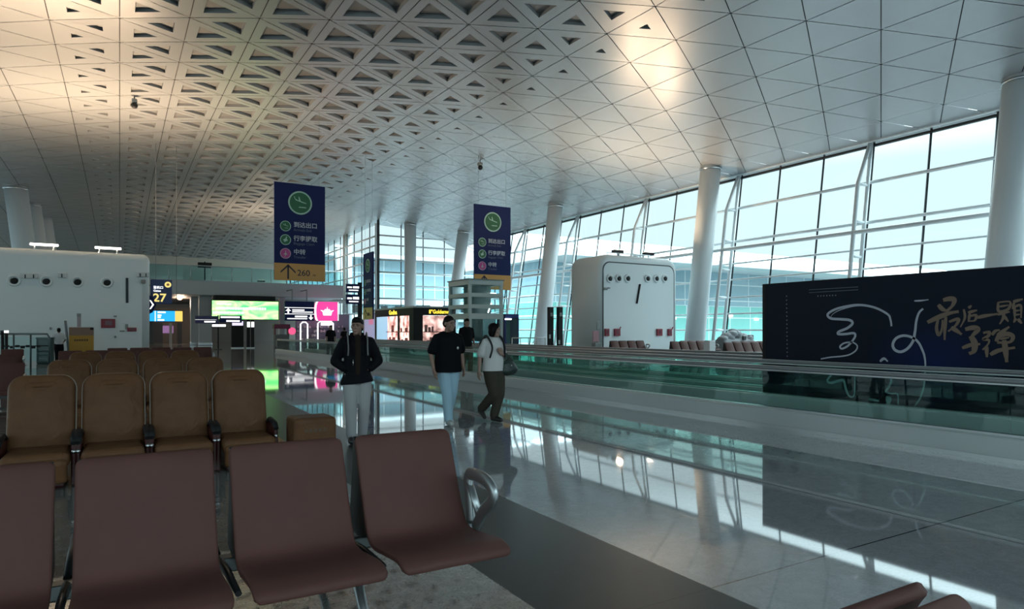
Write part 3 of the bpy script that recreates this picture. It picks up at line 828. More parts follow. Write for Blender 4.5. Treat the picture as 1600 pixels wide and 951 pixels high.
# sign board + pink board = shop front
SBY = 67.5
a, c = PY(445, 470, SBY), PY(491, 501, SBY)
t = thing('direction_board', 'dark blue direction board with white arrows left of the pink crown board', 'sign', (a.x, SBY, c.z)); w, h = c.x - a.x, a.z - c.z
m = MB(); m.box((w / 2, .1, h / 2), (w, .2, h), bev=.03); m.build('panel', NAVY, t)
m = MB(); m.box((w * .25, .1, h + .6), (.1, .1, 1.2)); m.box((w * .75, .1, h + .6), (.1, .1, 1.2)); m.box((w * .25, 1.25, h + 1.15), (.1, 2.42, .1)); m.box((w * .75, 1.25, h + 1.15), (.1, 2.42, .1)); m.build('hanger_rods', GRY, t)
M = plane_M((0, 0, 0), (1, 0, 0), (0, 0, 1)); U = lambda x, y: (x * w, y * h)
def bars(spec): return [rect(x0 * w, y0 * h, x1 * w, y1 * h) for x0, y0, x1, y1 in spec]
flat(bars([(0, .655, 1, .685), (0, .33, 1, .36), (.25, .51, .66, .58), (.25, .42, .95, .47), (.34, .18, .76, .26), (.08, .08, .76, .13)]) + [rect(.09 * w, .38 * h, .14 * w, .55 * h), [U(.115, .64), U(.02, .50), U(.21, .50)], rect(.86 * w, .13 * h, .91 * w, .30 * h), [U(.885, .04), U(.97, .17), U(.80, .17)]], M, WL, 'lettering', t, .006)
a, c = PY(491.6, 471, SBY), PY(528, 501, SBY)
t = thing('crown_board', 'bright pink lit board with a white crown', 'sign', (a.x, SBY - .05, c.z)); w, h = c.x - a.x, a.z - c.z
m = MB(); m.prism([(w * .04 + w * .10 * (1 - cos(radians(k))) - w * .06 * 1, -.02, h / 2 + h / 2 * sin(radians(k))) for k in range(-90, 91, 15)] [::1] + [(w * .97, -.02, h), (w * .97, -.02, 0)], (0, .2, 0)); m.build('lit_panel', emis('lit pink', (.85, .05, .30), 1.25), t)
M = plane_M((0, -.03, 0), (1, 0, 0), (0, 0, 1))
flat([[(w * .53 + x * w * .48, h * .47 + y * h * .52) for x, y in CROWN]], M, WL, 'crown_emblem', t, .006)
flat([[(w * (-.02 + .10 * (1 - cos(radians(k)))) + o * w, h / 2 + h / 2 * sin(radians(k))) for k in range(-90, 91, 15) for o in ([0])] + [(w * (.06 + .10 * (1 - cos(radians(k)))), h / 2 + h / 2 * sin(radians(k))) for k in range(90, -91, -15)], rect(w * .985, 0, w * 1.02, h)], M, WL, 'edge_light', t, .006)
# white lit arches of the shop below, shelves behind
SHB = mat('dim lilac shop wall', (.20, .17, .24), .6)
a, c = PY(462, 520, 70), PY(545, 520, 70)
t = thing('shop_front', 'dim lilac shop front below the pink crown board with white lit arches', 'shop', (a.x, 69.5, 0)); w = c.x - a.x
m = MB(); m.box((w / 2, .5, 1.6), (w, .3, 3.2)); m.build('back_wall', SHB, t)
for px0, px1, top in ((470, 481, 503), (497, 521, 502)):
    p0, p1 = PY(px0, top, 69.3), PY(px1, top, 69.3); x0, x1, z = p0.x - a.x, p1.x - a.x, p0.z
    m = MB(); m.tube([(x0, -.1, 0), (x0, -.1, z - .2), (x0 + .2, -.1, z), (x1 - .2, -.1, z), (x1, -.1, z - .2), (x1, -.1, 0)], .07, 8); m.build('lit_arch', WL, t)
p0, p1 = PY(502, 506, 69.3), PY(519, 506, 69.3)
m = MB(); m.box(((p0.x + p1.x) / 2 - a.x, -.05, p0.z), (p1.x - p0.x, .1, .3)); m.build('lit_fascia', WL, t)
random.seed(11)
m = MB()
for k in range(46): m.box((random.uniform(.1, w - .1), .25, random.choice((.5, .95, 1.4, 1.85)) + random.uniform(-.05, .05)), (random.uniform(.08, .2), .15, random.uniform(.12, .3)))
gd = m.build('shelf_goods', mat('pale goods', (.55, .45, .5), .5), t); gd['kind'] = 'stuff'
m = MB()
for z in (.35, .8, 1.25, 1.7): m.box((w / 2, .25, z), (w - .1, .25, .03))
m.build('shelves', DGREY, t)
# magenta counter
a, c = PY(430, 510, 64), PY(452, 543, 64)
t = thing('kiosk_counter', 'small grey counter with a dark magenta canopy and a round pink lamp sign', 'kiosk', ((a.x + c.x) / 2, 64, 0)); w = c.x - a.x
MAG = mat('dark magenta', (.13, .012, .05), .5)
m = MB(); m.box((0, .4, .55), (w, .8, 1.1), bev=.04); m.build('counter', mat('counter grey', (.10, .10, .105), .4), t)
m = MB(); m.box((0, .4, 1.85), (w * 1.15, .9, .42), bev=.03); m.build('canopy', MAG, t)
for s in (-1, 1):
    m = MB(); m.box((s * w * .47, .4, 1.4), (.08, .6, .7)); m.build('side_post', MAG, t)
m = MB(); m.tube([(w * .72, .05, 1.42), (w * .72, .25, 1.42)], .34, 24); m.build('lamp_sign', emis('lit rose', (.85, .10, .25), 1.2), t)
# '27' gate sign
GY = 42.6
a, c = PY(235.5, 436, GY), PY(269, 475, GY)
t = thing('gate_sign', 'blue gate sign reading 27 in yellow at the right end of the left vent wall', 'sign', (a.x, GY, c.z)); w, h = c.x - a.x, a.z - c.z
m = MB(); m.box((w / 2, .11, h / 2), (w, .22, h), bev=.03); m.build('panel', mat('bright navy panel', (.012, .035, .16), .35), t)
M = plane_M((0, 0, 0), (1, 0, 0), (0, 0, 1)); YEL = emis('lit yellow lettering', (1, .78, .25), 1.0)
flat([circ(w * .80, h * .80, w * .155)], M, YEL, 'round_badge', t, .01); flat([circ(w * .80, h * .80, w * .07)], M, ORANGE, 'badge_centre', t, .014)
text('27', h * .46, plane_M((w * .10, -.012, h * .10), (1, 0, 0), (0, 0, 1)), YEL, t, .02, xscale=1.05)
text('登机口', w * .155, plane_M((w * .12, -.012, h * .63), (1, 0, 0), (0, 0, 1)), WL, t, .02)
text('Gates', w * .15, plane_M((w * .12, -.012, h * .50), (1, 0, 0), (0, 0, 1)), WL, t, .02)
m = MB(); m.box((-.12, .11, h * .75), (.5, .08, .08)); m.box((-.12, .11, h * .25), (.5, .08, .08)); m.build('wall_bracket', GRY, t)
a = PY(231.5, 491, GY - .5)
t = thing('arrow_sign', 'small dark blue blade with a white chevron below the 27 sign', 'sign', (a.x, GY - .5, a.z))
m = MB(); m.prism([(0, 0, 0), (.22, 0, .12), (.40, 0, .55), (.22, 0, .98), (0, 0, 1.1)], (0, .15, 0)); m.build('panel', NAVY, t)
flat([[(.06, .80), (.13, .80), (.29, .55), (.13, .30), (.06, .30), (.20, .55)]], plane_M((0, -.002, 0), (1, 0, 0), (0, 0, 1)), WL, 'chevron', t, .006)
# blue and yellow screen
BY_ = 52.0
a, c = PY(232.5, 484, BY_), PY(286.5, 503, BY_)
t = thing('info_screen', 'bright blue information screen with a yellow right end, below the 27 sign', 'screen', (a.x, BY_, c.z)); w, h = c.x - a.x, a.z - c.z
m = MB(); m.box((w / 2, .12, h / 2), (w, .2, h), bev=.02); m.build('case', BLACK, t)
M = plane_M((0, .018, 0), (1, 0, 0), (0, 0, 1))
flat([rect(.05, .05, w * .755, h - .05)], M, emis('lit blue', (.02, .40, .88), 1.3), 'blue_field', t, .02)
flat([rect(w * .755, .05, w - .05, h - .05)], M, emis('lit amber', (.95, .62, .14), 1.2), 'yellow_field', t, .02)
flat([rect(w * .17, h * .06, w * .195, h * .92)] + [rect(w * .25, h * y, w * x, h * (y + .13)) for x, y in ((.48, .75), (.36, .5), (.34, .33), (.44, .1))], M, WL, 'lettering', t, .026)
zz = zc(a.x, BY_) - c.z
m = MB(); m.tube([(w * .2, .12, h), (w * .2, .12, zz)], .02, 6); m.tube([(w * .8, .12, h), (w * .8, .12, zz)], .02, 6); m.build('hanger_wires', GRY, t)
# passage shop on the left, brown glow and pendant
t = thing('shop_front', 'warm brown shop front far back, right of the left vent wall', 'shop', (PY(240, 520, 90).x, 90, 0))
a, c = PY(233, 520, 90), PY(306, 520, 90); w = c.x - a.x
m = MB(); m.box((w / 2, .3, 2.1), (w, .3, 4.2)); m.build('wall', mat('warm brown wall', (.24, .19, .16), .5), t)
for f_, ww in ((.10, .9), (.36, .3), (.55, .5), (.85, .4)):
    m = MB(); m.box((w * f_, .05, 1.2), (ww, .25, 2.4)); m.build('doorway', DGREY if ww > .45 else PALE, t)
m = MB(); m.box((w * .3, .02, 1.6), (1.2, .1, .9)); m.build('lit_poster', emis('lit lilac', (.35, .18, .40), .7), t)
l = bpy.data.lights.new('passage_lamp', 'POINT'); l.energy = 160; l.color = (1, .72, .5); l.shadow_soft_size = .4
q = PY(281, 464, 78)
t = thing('pendant_lamp', 'small warm lamp under the footbridge ceiling, right of the 27 sign', 'lamp', (q.x, 78, q.z - .1))
m = MB(); m.tube([(0, 0, .1), (0, 0, .5)], .45, 20); m.build('shade', mat('copper shade', (.5, .25, .14), .4), t)
m = MB(); m.ball((0, 0, .08), .3, 2); m.build('bulb', emis('warm bulb', (1, .55, .3), 1.6), t)
lo = bpy.data.objects.new('passage_lamp', l); COL.objects.link(lo); lo.parent = t; lo.location = (0, -.4, -.6)
q = PY(408, 408, BRY + 3)
uplight((q.x, BRY + 3, zt), 'bright warm uplight standing on the footbridge deck left of the near banner', 420, (-.1, .45, 1), grp='uplights on the footbridge')
# free-standing wayfinding posts
def post_sign(px, foot_d, blades, label, r=.06, ztop=None, slab=None):
    q = Pd(px, 516, foot_d); zt_ = Pd(px, ztop, foot_d).z
    t = thing('wayfinding_post', label, 'sign post', (q.x, q.y, 0))
    m = MB()
    if slab: m.box((0, .08, zt_ / 2), (slab, .16, zt_), bev=.02)
    else: m.tube([(0, 0, 0), (0, 0, zt_)], r, 10); m.tube([(0, 0, 0), (0, 0, .04)], .3, 20)
    m.build('post', BLACK, t)
    for x0, x1, y0, y1, mm, txt in blades:
        a, c = PY(x0, y0, q.y - .06), PY(x1, y1, q.y - .06)
        w, h = c.x - a.x, a.z - c.z
        m = MB(); m.box(((a.x + c.x) / 2 - q.x, 0, (a.z + c.z) / 2), (w, .12, h), bev=.02); bl = m.build('sign_blade', mm, t)
        flat([rect(u0 * w, v0 * h, u1 * w, v1 * h) for u0, v0, u1, v1 in txt], plane_M((a.x - q.x, -.062, c.z), (1, 0, 0), (0, 0, 1)), WL, 'lettering', bl, .004)
    return t
VIO = mat('violet navy panel', (.018, .014, .10), .35)
post_sign(341, 51, [(305, 342, 493, 505, VIO, [(.0, .47, .9, .5), (.38, .12, .85, .32)]), (343, 378, 492, 504, NAVY, [(.05, .62, .9, .85), (.3, .12, .9, .34)]), (331, 354, 505, 512, BLACK, [(.02, .25, .95, .8)])],
          'dark T-shaped direction post with violet blades standing before the green screen', .05, 492)
post_sign(563, 44, [(541, 562, 443, 457, NAVY, [(.08, .5, .42, .68), (.5, .5, .95, .72), (.2, .2, .9, .32)]), (541, 562, 459.5, 475, NAVY, [(.08, .5, .42, .68), (.5, .5, .95, .75), (.2, .2, .9, .32)])],
          'tall black wayfinding post with two dark blades lettered white, beside the narrow banner', .05, 441, slab=.28)
# standing lit kiosk and totems
def totem(px, d, w, h, label, grp, head=None, cat='totem', name='totem', mm=BLACK):
    q = Pd(px, 516, d); t = thing(name, label, cat, (q.x, q.y, 0), group=grp)
    m = MB(); m.box((0, 0, .04), (w + .04, .4, .08), bev=.02); m.build('foot', STEEL, t)
    m = MB(); m.box((0, 0, h / 2 + .04), (w, .22, h), bev=.03); m.build('column', mm, t)
    if head:
        m = MB(); m.box((0, -.115, h - head[1] / 2 - .1), (w * .9, .02, head[1])); m.build('lit_head', head[0], t)
    return t
totem(371, 55, .95, 2.35, 'dark kiosk with a pale lilac lit head, right of the T-shaped direction post', None, (emis('lit lilac white', (.75, .7, 1.0), 1.3), .36), 'kiosk', 'info_kiosk')
totem(388, 55, .26, 2.3, 'slim dark totem with white lit head, left of the pair under the green screen', 'slim lit totems', (WL, .45))
totem(394.5, 55, .26, 2.3, 'slim dark totem with white lit head, right of the pair under the green screen', 'slim lit totems', (WL, .45))
for px, l in ((860, 'left one of the two tall black posts left of the white pod'), (874.5, 'right one of the two tall black posts left of the white pod')):
    t = totem(px, 36, .30, 2.72, l, 'tall black posts')
    m = MB(); m.box((0, -.12, 2.35), (.14, .01, .2)); m.build('small_emblem', GRY, t)
    m = MB(); m.box((-.12, -.13, 1.15 if px < 865 else .85), (.1, .02, .22)); m.build('notice', PALE, t)
q = Pd(800, 516, 47)
t = thing('glass_booth', 'dark booth with teal glass doors and a white lamp, right of the glass lift', 'booth', (q.x, q.y, 0))
m = MB(); m.box((0, .6, 2.5), (1.15, 1.2, .30), bev=.03); m.build('roof', NAVY, t)
for s in (-1, 1):
    m = MB(); m.box((s * .53, .6, 1.18), (.09, 1.2, 2.36)); m.build('side_panel', NAVY, t)
m = MB(); m.box((0, 1.16, 1.18), (1.05, .06, 2.36)); m.build('back_panel', mat('teal booth panel', (.03, .13, .14), .3), t)
m = MB()
for s in (-1, 1): m.box((s * .25, .03, 1.18), (.46, .03, 2.3))
m.build('door_glass', GLASSR, t)
m = MB(); m.box((-.35, -.06, 2.28), (.5, .12, .1), bev=.03); m.build('lamp', LAMPW, t)
# low rails behind the walkways
for px0, px1, d, l in ((800, 852, 38, 'low steel barrier rail between the glass booth and the two black posts'),):
    a, c = Pd(px0, 516, d), Pd(px1, 516, d)
    t = thing('barrier_rail', l, 'rail', (a.x, a.y, 0)); v = c - a
    m = MB(); m.tube([(0, 0, 1.05), (v.x, v.y, 1.05)], .03, 8); m.build('top_rail', STEEL, t)
    for k in range(5):
        m = MB(); m.tube([(v.x * k / 4, v.y * k / 4, 0), (v.x * k / 4, v.y * k / 4, 1.05)], .025, 8); m.build('post', STEEL, t)
    m = MB(); m.tube([(v.x * .45, v.y * .45, .2), (v.x * .7, v.y * .7, 1.0)], .02, 8); m.build('brace', STEEL, t)

# glass lift
a = Pd(733, 516, 40); x1 = PY(786, 516, a.y).x; yb = a.y + 2.9; zt_ = Pd(733, 436, 40).z
W_, D_ = x1 - a.x, 2.9
t = thing('glass_lift', 'square white framed glass lift tower in front of the second blue banner', 'lift', (a.x, a.y, 0))
LF = mat('pale lift frame', (.50, .58, .57), .4)
m = MB()
for x, y in ((.09, .09), (W_ - .09, .09), (.09, D_ - .09), (W_ - .09, D_ - .09)): m.box((x, y, zt_ / 2), (.18, .18, zt_))
m.build('corner_posts', LF, t)
hs = [(516 - p) / FPX * 40 + HCAM for p in (437.5, 457.5, 475.5, 491)]
for z, h in zip(hs, (.28, .24, .24, .34)):
    m = MB(); m.box((W_ / 2, .05, z - .1), (W_, .14, h)); m.box((.05, D_ / 2, z - .1), (.14, D_, h)); m.box((W_ / 2, D_ - .05, z - .1), (W_, .14, h)); m.box((W_ - .05, D_ / 2, z - .1), (.14, D_, h)); m.build('ring_beam', LF, t)
m = MB(); m.box((W_ / 2, D_ / 2, zt_ + .02), (W_ + .15, D_ + .15, .06)); m.build('roof', mat('grey roof', (.16, .2, .2), .5), t)
m = MB()
for q0, q1 in (((.05, .09), (W_ - .05, .09)), ((.09, .05), (.09, D_ - .05))):
    m.face([(*q0, .1), (*q1, .1), (*q1, zt_ - .1), (*q0, zt_ - .1)])
m.build('glass_walls', GLASSB, t)
m = MB(); m.box((W_ * .55, D_ * .5, zt_ * .55), (W_ * .5, D_ * .5, zt_ * .75)); m.build('car', mat('dim lift car', (.12, .16, .16), .4), t)
m = MB(); m.box((W_ * .62, .14, 1.15), (.9, .04, 2.2)); m.build('door', mat('lift door steel', (.35, .42, .42), .3, .6), t)
m = MB(); m.tube([(W_ * .7, .3, zt_ - .8), (W_ * .9, .5, zt_ - .8)], .05, 8); m.tube([(W_ * .62, .3, zt_ - 2.0), (W_ * .72, .3, zt_ - 1.4)], .04, 8); m.build('lamp_tube', LAMPW, t)

# corner shop with black fascia and pink lit windows
D0 = 52.0
A_, B_, C_ = Pd(586, 516, 60), Pd(646, 516, D0), Pd(712, 516, 53)
zs = Pd(646, 478, D0).z; zf = Pd(646, 492, D0).z
t = thing('corner_shop', 'corner shop with a black fascia, yellow lettering and pink lit windows', 'shop', (B_.x, B_.y, 0))
a2, c2 = A_ - B_, C_ - B_
a2.z = c2.z = 0
bk = Vector((2.0, 6.5, 0))
def wallseg(m, p, q, z0, z1, th=.2, off=0.0):
    p, q = Vector(p), Vector(q); d = (q - p).normalized(); n = Vector((d.y, -d.x, 0))
    p2, q2 = p + n * off, q + n * off
    m.prism([(p2.x, p2.y, z0), (q2.x, q2.y, z0), (q2.x, q2.y, z1), (p2.x, p2.y, z1)], tuple(-n * th)); return m
O = Vector((0, 0, 0))
m = MB(); m.prism([(a2.x, a2.y, zs - .12), (0, 0, zs - .12), (c2.x, c2.y, zs - .12), (c2.x + bk.x, c2.y + bk.y, zs - .12), (a2.x + bk.x, a2.y + bk.y, zs - .12)], (0, 0, .14)); m.build('roof', mat('pale shop roof', (.40, .46, .46), .5), t)
m = MB(); wallseg(m, a2, O, zf, zs - .12, .3); wallseg(m, O, c2, zf, zs - .12, .3); m.build('fascia', BLACK, t)
m = MB()
for f0, f1 in ((0, .03), (.62, .66), (.90, 1)): wallseg(m, a2.lerp(O, f0), a2.lerp(O, f1), 0, zf, .3)
for f0, f1 in ((0, .22), (.90, 1)): wallseg(m, O.lerp(c2, f0), O.lerp(c2, f1), 0, zf, .3)
wallseg(m, a2, O, 0, .35, .28); wallseg(m, O, c2, 0, .35, .28); m.build('pillars', BLACK, t)
def wares_mat(name, c0, c1, c2_, s):
    mm = bpy.data.materials.new(name); mm.use_nodes = True; nt = mm.node_tree; bs = nt.nodes['Principled BSDF']
    tc = nt.nodes.new('ShaderNodeTexCoord'); nz = nt.nodes.new('ShaderNodeTexNoise'); nz.inputs['Scale'].default_value = 1.7; nz.inputs['Detail'].default_value = 3
    rp = nt.nodes.new('ShaderNodeValToRGB'); e = rp.color_ramp.elements; e[0].position = .36; e[0].color = (*c0, 1); e[1].position = .66; e[1].color = (*c2_, 1); k = e.new(.5); k.color = (*c1, 1)
    nt.links.new(tc.outputs['Object'], nz.inputs['Vector']); nt.links.new(nz.outputs[0], rp.inputs[0]); nt.links.new(rp.outputs[0], bs.inputs['Emission Color']); bs.inputs['Emission Strength'].default_value = s
    bs.inputs['Base Color'].default_value = (.1, .08, .08, 1); return mm
W1 = wares_mat('lit pink display', (.25, .09, .08), (.75, .35, .30), (.95, .72, .62), .8)
W2 = wares_mat('lit rose brown display', (.14, .07, .06), (.45, .27, .24), (.75, .58, .52), .75)
for f0, f1, mm, nm in ((.03, .34, emis('lit pale blue poster', (.45, .72, .95), .85), 'lit_poster'), (.34, .62, W1, 'lit_window'), (.66, .90, W1, 'lit_window')):
    m = MB(); wallseg(m, a2.lerp(O, f0), a2.lerp(O, f1), .35, zf - .02, .1, -.06); wd = m.build(nm, mm, t)
m = MB(); wallseg(m, O.lerp(c2, .22), O.lerp(c2, .90), .35, zf - .02, .1, -.06); wd = m.build('lit_window', W2, t)
random.seed(5)
for f0, f1, p, q, in ((.35, .61, a2, O), (.67, .89, a2, O), (.23, .89, O, c2)):
    m = MB(); wallseg(m, p.lerp(q, f0), p.lerp(q, f1), 1.33, 1.39, .2, .1)
    for k in range(8 if f1 - f0 > .4 else 4):
        u = random.uniform(f0 + .02, f1 - .02); zz = random.choice((.36, 1.39)); hh = random.uniform(.25, .6); c_ = p.lerp(q, u)
        m.box((c_.x, c_.y - .02, zz + hh / 2), (random.uniform(.12, .35), .12, hh), bev=.03)
    sh = m.build('display_shelf', mat('shelf goods brown', (.22, .10, .09), .5), t)
SY_ = emis('lit shop lettering', (1, .72, .06), 1.6)
d1 = (-a2).normalized(); d2 = c2.normalized()
p = a2.lerp(O, .40) + Vector((d1.y, -d1.x, 0)) * .02; text('Godiva', .52, plane_M((p.x, p.y, zf + .14), d1, (0, 0, 1)), SY_, t, .035, xscale=1.3)
p = O.lerp(c2, .36) + Vector((d2.y, -d2.x, 0)) * .02; text("8°Goldenwell", .42, plane_M((p.x, p.y, zf + .14), d2, (0, 0, 1)), SY_, t, .03, xscale=.82)
m = MB(); q = O.lerp(c2, .62); m.tube([(q.x - .5, q.y + .6, zs + .05), (q.x + .5, q.y + .6, zs + .05)], .09, 8); m.build('roof_lamp', LAMPW, t)
# tall lit column with a pale poster left of the shop
q = Pd(577, 516, 58)
t = thing('poster_column', 'pale lilac lit poster column left of the corner shop, under the narrow banner', 'poster stand', (q.x, q.y, 0))
m = MB(); m.box((0, .1, 1.5), (1.05, .25, 3.0), bev=.05); m.build('case', PALE, t)
m = MB(); m.box((0, -.03, 1.5), (.92, .02, 2.8)); m.build('lit_poster', emis('lit lilac poster', (.40, .42, .62), .55), t)
m = MB(); m.box((.15, -.045, 2.35), (.4, .01, .7)); m.build('pink_patch', emis('lit pink poster', (.70, .25, .40), .6), t)

# left side: railings, bin, posts, yellow stand
q = Pd(127, 516, 31)
t = thing('notice_stand', 'yellow and tan notice stand in front of the left vent wall', 'notice stand', (q.x, q.y, 0))
m = MB(); m.box((0, .2, .04), (1.05, .5, .08), bev=.02); m.build('foot', GRY, t)
m = MB(); m.box((0, .2, .68), (.98, .3, 1.2), bev=.03); m.build('yellow_panel', mat('mustard panel', (.42, .22, .012), .5), t)
m = MB(); m.box((0, .2, 1.42), (.98, .3, .42), bev=.03); m.build('tan_panel', mat('tan panel', (.22, .13, .085), .5), t)
m = MB(); m.box((.42, .04, 1.56), (.14, .02, .1)); m.build('black_corner', BLACK, t)
flat([rect(-.28 + k * .095, 0, -.28 + k * .095 + .07, .09) for k in range(6)], plane_M((0, .045, .98), (1, 0, 0), (0, 0, 1)), mat('brown ink', (.10, .04, .01), .5), 'lettering', t, .006)
m = MB(); m.box((-.1, .25, 1.95), (.16, .1, .62), bev=.02); m.build('upright_card', mat('pale rose card', (.34, .28, .30), .5), t)
m = MB(); m.box((-.1, .19, 2.2), (.17, .02, .16)); m.build('card_head', GRY, t)
q = Pd(104.5, 516, 31.7)
t = thing('slim_post', 'slim leaning grey post right beside the worker in a white shirt', 'post', (q.x, q.y, 0))
m = MB(); m.tube([(0, 0, 0), (0, 0, .05)], .12, 16); m.build('foot', GRY, t)
m = MB(); m.tube([(.1, 0, .05), (-.06, 0, 1.95)], .055, 10); m.build('shaft', mat('blue grey post', (.13, .16, .18), .4), t)
RAILG = mat('green grey rail', (.06, .09, .09), .4, .4)
q0, q1 = Pd(-6, 516, 28.5), Pd(77, 516, 28.5)
t = thing('glass_railing', 'low grey tube railing with glass panels at the left edge, before the vent wall', 'railing', (q0.x, q0.y, 0)); v = q1 - q0; zr = Pd(0, 521.5, 28.5).z
vx = lambda f, z: (v.x * f, v.y * f, z)
m = MB(); m.tube([vx(0, zr), vx(.96, zr), vx(1, zr - .15), vx(1, 0)], .04, 8); m.build('top_rail', RAILG, t)
for f_ in (.02, .33, .65):
    m = MB(); m.tube([vx(f_, 0), vx(f_, zr)], .035, 8); m.build('post', RAILG, t)
m = MB()
for f0, f1 in ((.04, .31), (.35, .63), (.67, .98)): m.face([vx(f0, .15), vx(f1, .15), vx(f1, zr - .12), vx(f0, zr - .12)])
m.build('glass_panel', GLASSB, t)
m = MB(); m.tube([vx(.1, .78), vx(.98, .82)], .025, 6)
for k in range(7): m.box(vx(.2 + k * .1, .80 - .05 * (k % 2)), (.16, .1, .1), bev=.02)
m.build('cable_bundle', BLACK, t)
q = Pd(71, 516, 29.6)
t = thing('waste_bin', 'dark green box bin beside the worker in a white shirt', 'bin', (q.x, q.y, 0))
m = MB(); m.box((0, 0, .55), (.62, .5, 1.1), bev=.04); m.build('body', mat('dark green bin', (.025, .055, .05), .5), t)
m = MB(); m.box((0, -.02, 1.13), (.66, .54, .08), bev=.03); m.build('lid', mat('dark green bin lid', (.03, .07, .065), .4), t)
for px, l, wh in ((4, 'black post at the far left edge, left of its white-topped neighbour', 0), (10, 'black post with a white top near the far left edge', 1)):
    q = Pd(px, 516, 26); t = thing('queue_post', l, 'post', (q.x, q.y, 0), group='black posts at the left edge')
    m = MB(); m.tube([(0, 0, 0), (0, 0, .04)], .07, 20); m.build('foot', BLACK, t)
    m = MB(); m.tube([(0, 0, .04), (0, 0, 1.38)], .055, 12); m.build('shaft', BLACK, t)
    m = MB(); m.tube([(0, 0, 1.38), (0, 0, 1.48)], .075, 12); m.build('cap', emis('glowing white cap', (1, 1, 1), 1.2) if wh else DARKM, t)  # plain white top given a glow of its own
# small fixtures under the ceiling
for px, py, d, l in ((210, 165, 30, 'small black camera hanging from the ceiling above the 27 sign'), (750, 262, 42, 'small camera hanging from the ceiling above the second blue banner')):
    for i_ in range(200):
        q = Pd(px, py, 12 + i_ * .25)
        if q.z > zc(q.x, q.y) - .55: break
    zt_ = zc(q.x, q.y)
    t = thing('ceiling_camera', l, 'camera', (q.x, q.y, zt_), group='cameras under the ceiling'); h = max(zt_ - q.z, .3)
    m = MB(); m.tube([(0, 0, .1), (0, 0, -h + .3)], .03, 8); m.build('stem', DARKM, t)
    m = MB(); m.box((0, 0, -h + .25), (.28, .34, .22), bev=.05); m.build('housing', GRY, t)
    m = MB(); m.ball((0, -.05, -h), .17, 3); m.build('dome', BLACK, t)

# ================================================================== SEATING
PU = mat('brown seat leather', (.102, .046, .039), .55, spec=.14, bump=.12, bscale=400, var=.06, vscale=4)
PUD = mat('dark seat shell', (.008, .007, .007), .55)
BEAMM = mat('grey steel beam', (.10, .11, .11), .4, .7)
PITCH, SW = .615, .545
def sheet(prof, w, th, bev=.008, crn=.035):
    """side profile (y, z) swept sideways to a padded sheet"""
    C = catmull([(y, z) for y, z in prof], 8); n = len(C); top, bot = [], []
    for i in range(n):
        tg = (C[min(i + 1, n - 1)] - C[max(i - 1, 0)]).normalized(); nn = Vector((-tg.y, tg.x))
        top.append(C[i] + nn * th / 2); bot.append(C[i] - nn * th / 2)
    m = MB(); loop = top + bot[::-1]; ns = len(loop)
    xs = [(-w / 2, .6), (-w / 2 + bev, 1), (w / 2 - bev, 1), (w / 2, .6)]; rings = []
    cum = [0.0]
    for i in range(1, n): cum.append(cum[-1] + (C[i] - C[i - 1]).length)
    def nar(i):
        s = min(cum[i], cum[-1] - cum[i]); return crn - math.sqrt(max(crn ** 2 - (crn - s) ** 2, 0)) if s < crn else 0.0
    for x, f in xs:
        ring = []
        for i in range(ns):
            c = C[i] if i < n else C[2 * n - 1 - i]
            p = c + (loop[i] - c) * f; na = nar(i if i < n else 2 * n - 1 - i); ring.append(m.bm.verts.new((x - na if x > 0 else x + na, p.x, p.y)))
        rings.append(ring)
    for a, c in zip(rings, rings[1:]):
        for i in range(ns):
            f = m.bm.faces.new((a[i], a[(i + 1) % ns], c[(i + 1) % ns], c[i])); f.smooth = True
    for ring in (rings[0], rings[-1]):
        for i in range(n - 1):
            f = m.bm.faces.new((ring[i], ring[i + 1], ring[ns - 2 - i], ring[ns - 1 - i]))
    return m
FRONT = [(-.755, .405), (-.74, .432), (-.66, .448), (-.5, .432), (-.38, .420), (-.29, .435), (-.235, .50), (-.16, .66), (-.07, .865), (-.035, .912)]
seat_me = sheet(FRONT, SW, .032, .012).mesh('seat', PU)
REAR = [(-y + .0, z) for y, z in FRONT]
rear_me = sheet(REAR, SW, .032, .012).mesh('seat', PU)
shell_me = sheet([(-.30, .425), (-.225, .50), (-.15, .66), (-.06, .87), (-.03, .905)], SW * .97, .012, .003).mesh('back_shell', PUD)
shell_r = sheet([(.30, .425), (.225, .50), (.15, .66), (.06, .87), (.03, .905)], SW * .97, .012, .003).mesh('back_shell', PUD)
wm = MB(); wm.prism([(-SW * .48, y, z) for y, z in ((-.275, .44), (-.215, .52), (-.14, .68), (-.055, .88), (-.022, .912), (-.012, .90), (.0, .75), (.03, .55), (.05, .42), (-.10, .40))], (SW * .96, 0, 0))
wedge_me = wm.mesh('back_shell', PUD)
def arm_mb(sgn):
    m = MB()
    loop = [(sgn * -.30, .44), (sgn * -.285, .56), (sgn * -.27, .68), (sgn * -.33, .705), (sgn * -.46, .70), (sgn * -.545, .66), (sgn * -.53, .60), (sgn * -.44, .53), (sgn * -.36, .43)]
    C = catmull(loop, 5)
    m.tube([(0, p.x, p.y) for p in C], [(.036, .022)] * len(C), 12); m.tube([(0, sgn * -.275, .66), (0, sgn * -.40, .50)], [(.022, .013)] * 2, 10)
    m.tube([(0, sgn * -.30, .44), (0, sgn * -.30, .36)], .028, 10)
    return m
arm_f = arm_mb(1).mesh('armrest', ALU); arm_r = arm_mb(-1).mesh('armrest', ALU)
def leg_mb():
    m = MB(); 
    for s in (-1, 1):
        m.tube([(0, s * .05, .36), (0, s * .18, .30), (0, s * .34, .12), (0, s * .46, .035)], [(.03, .035), (.03, .032), (.026, .026), (.024, .02)], 10)
        m.tube([(0, s * .46, 0), (0, s * .46, .03)], .035, 12)
    m.box((0, 0, .33), (.07, .30, .12), bev=.02)
    return m
leg_me = leg_mb().mesh('leg', ALU)
brk = MB()
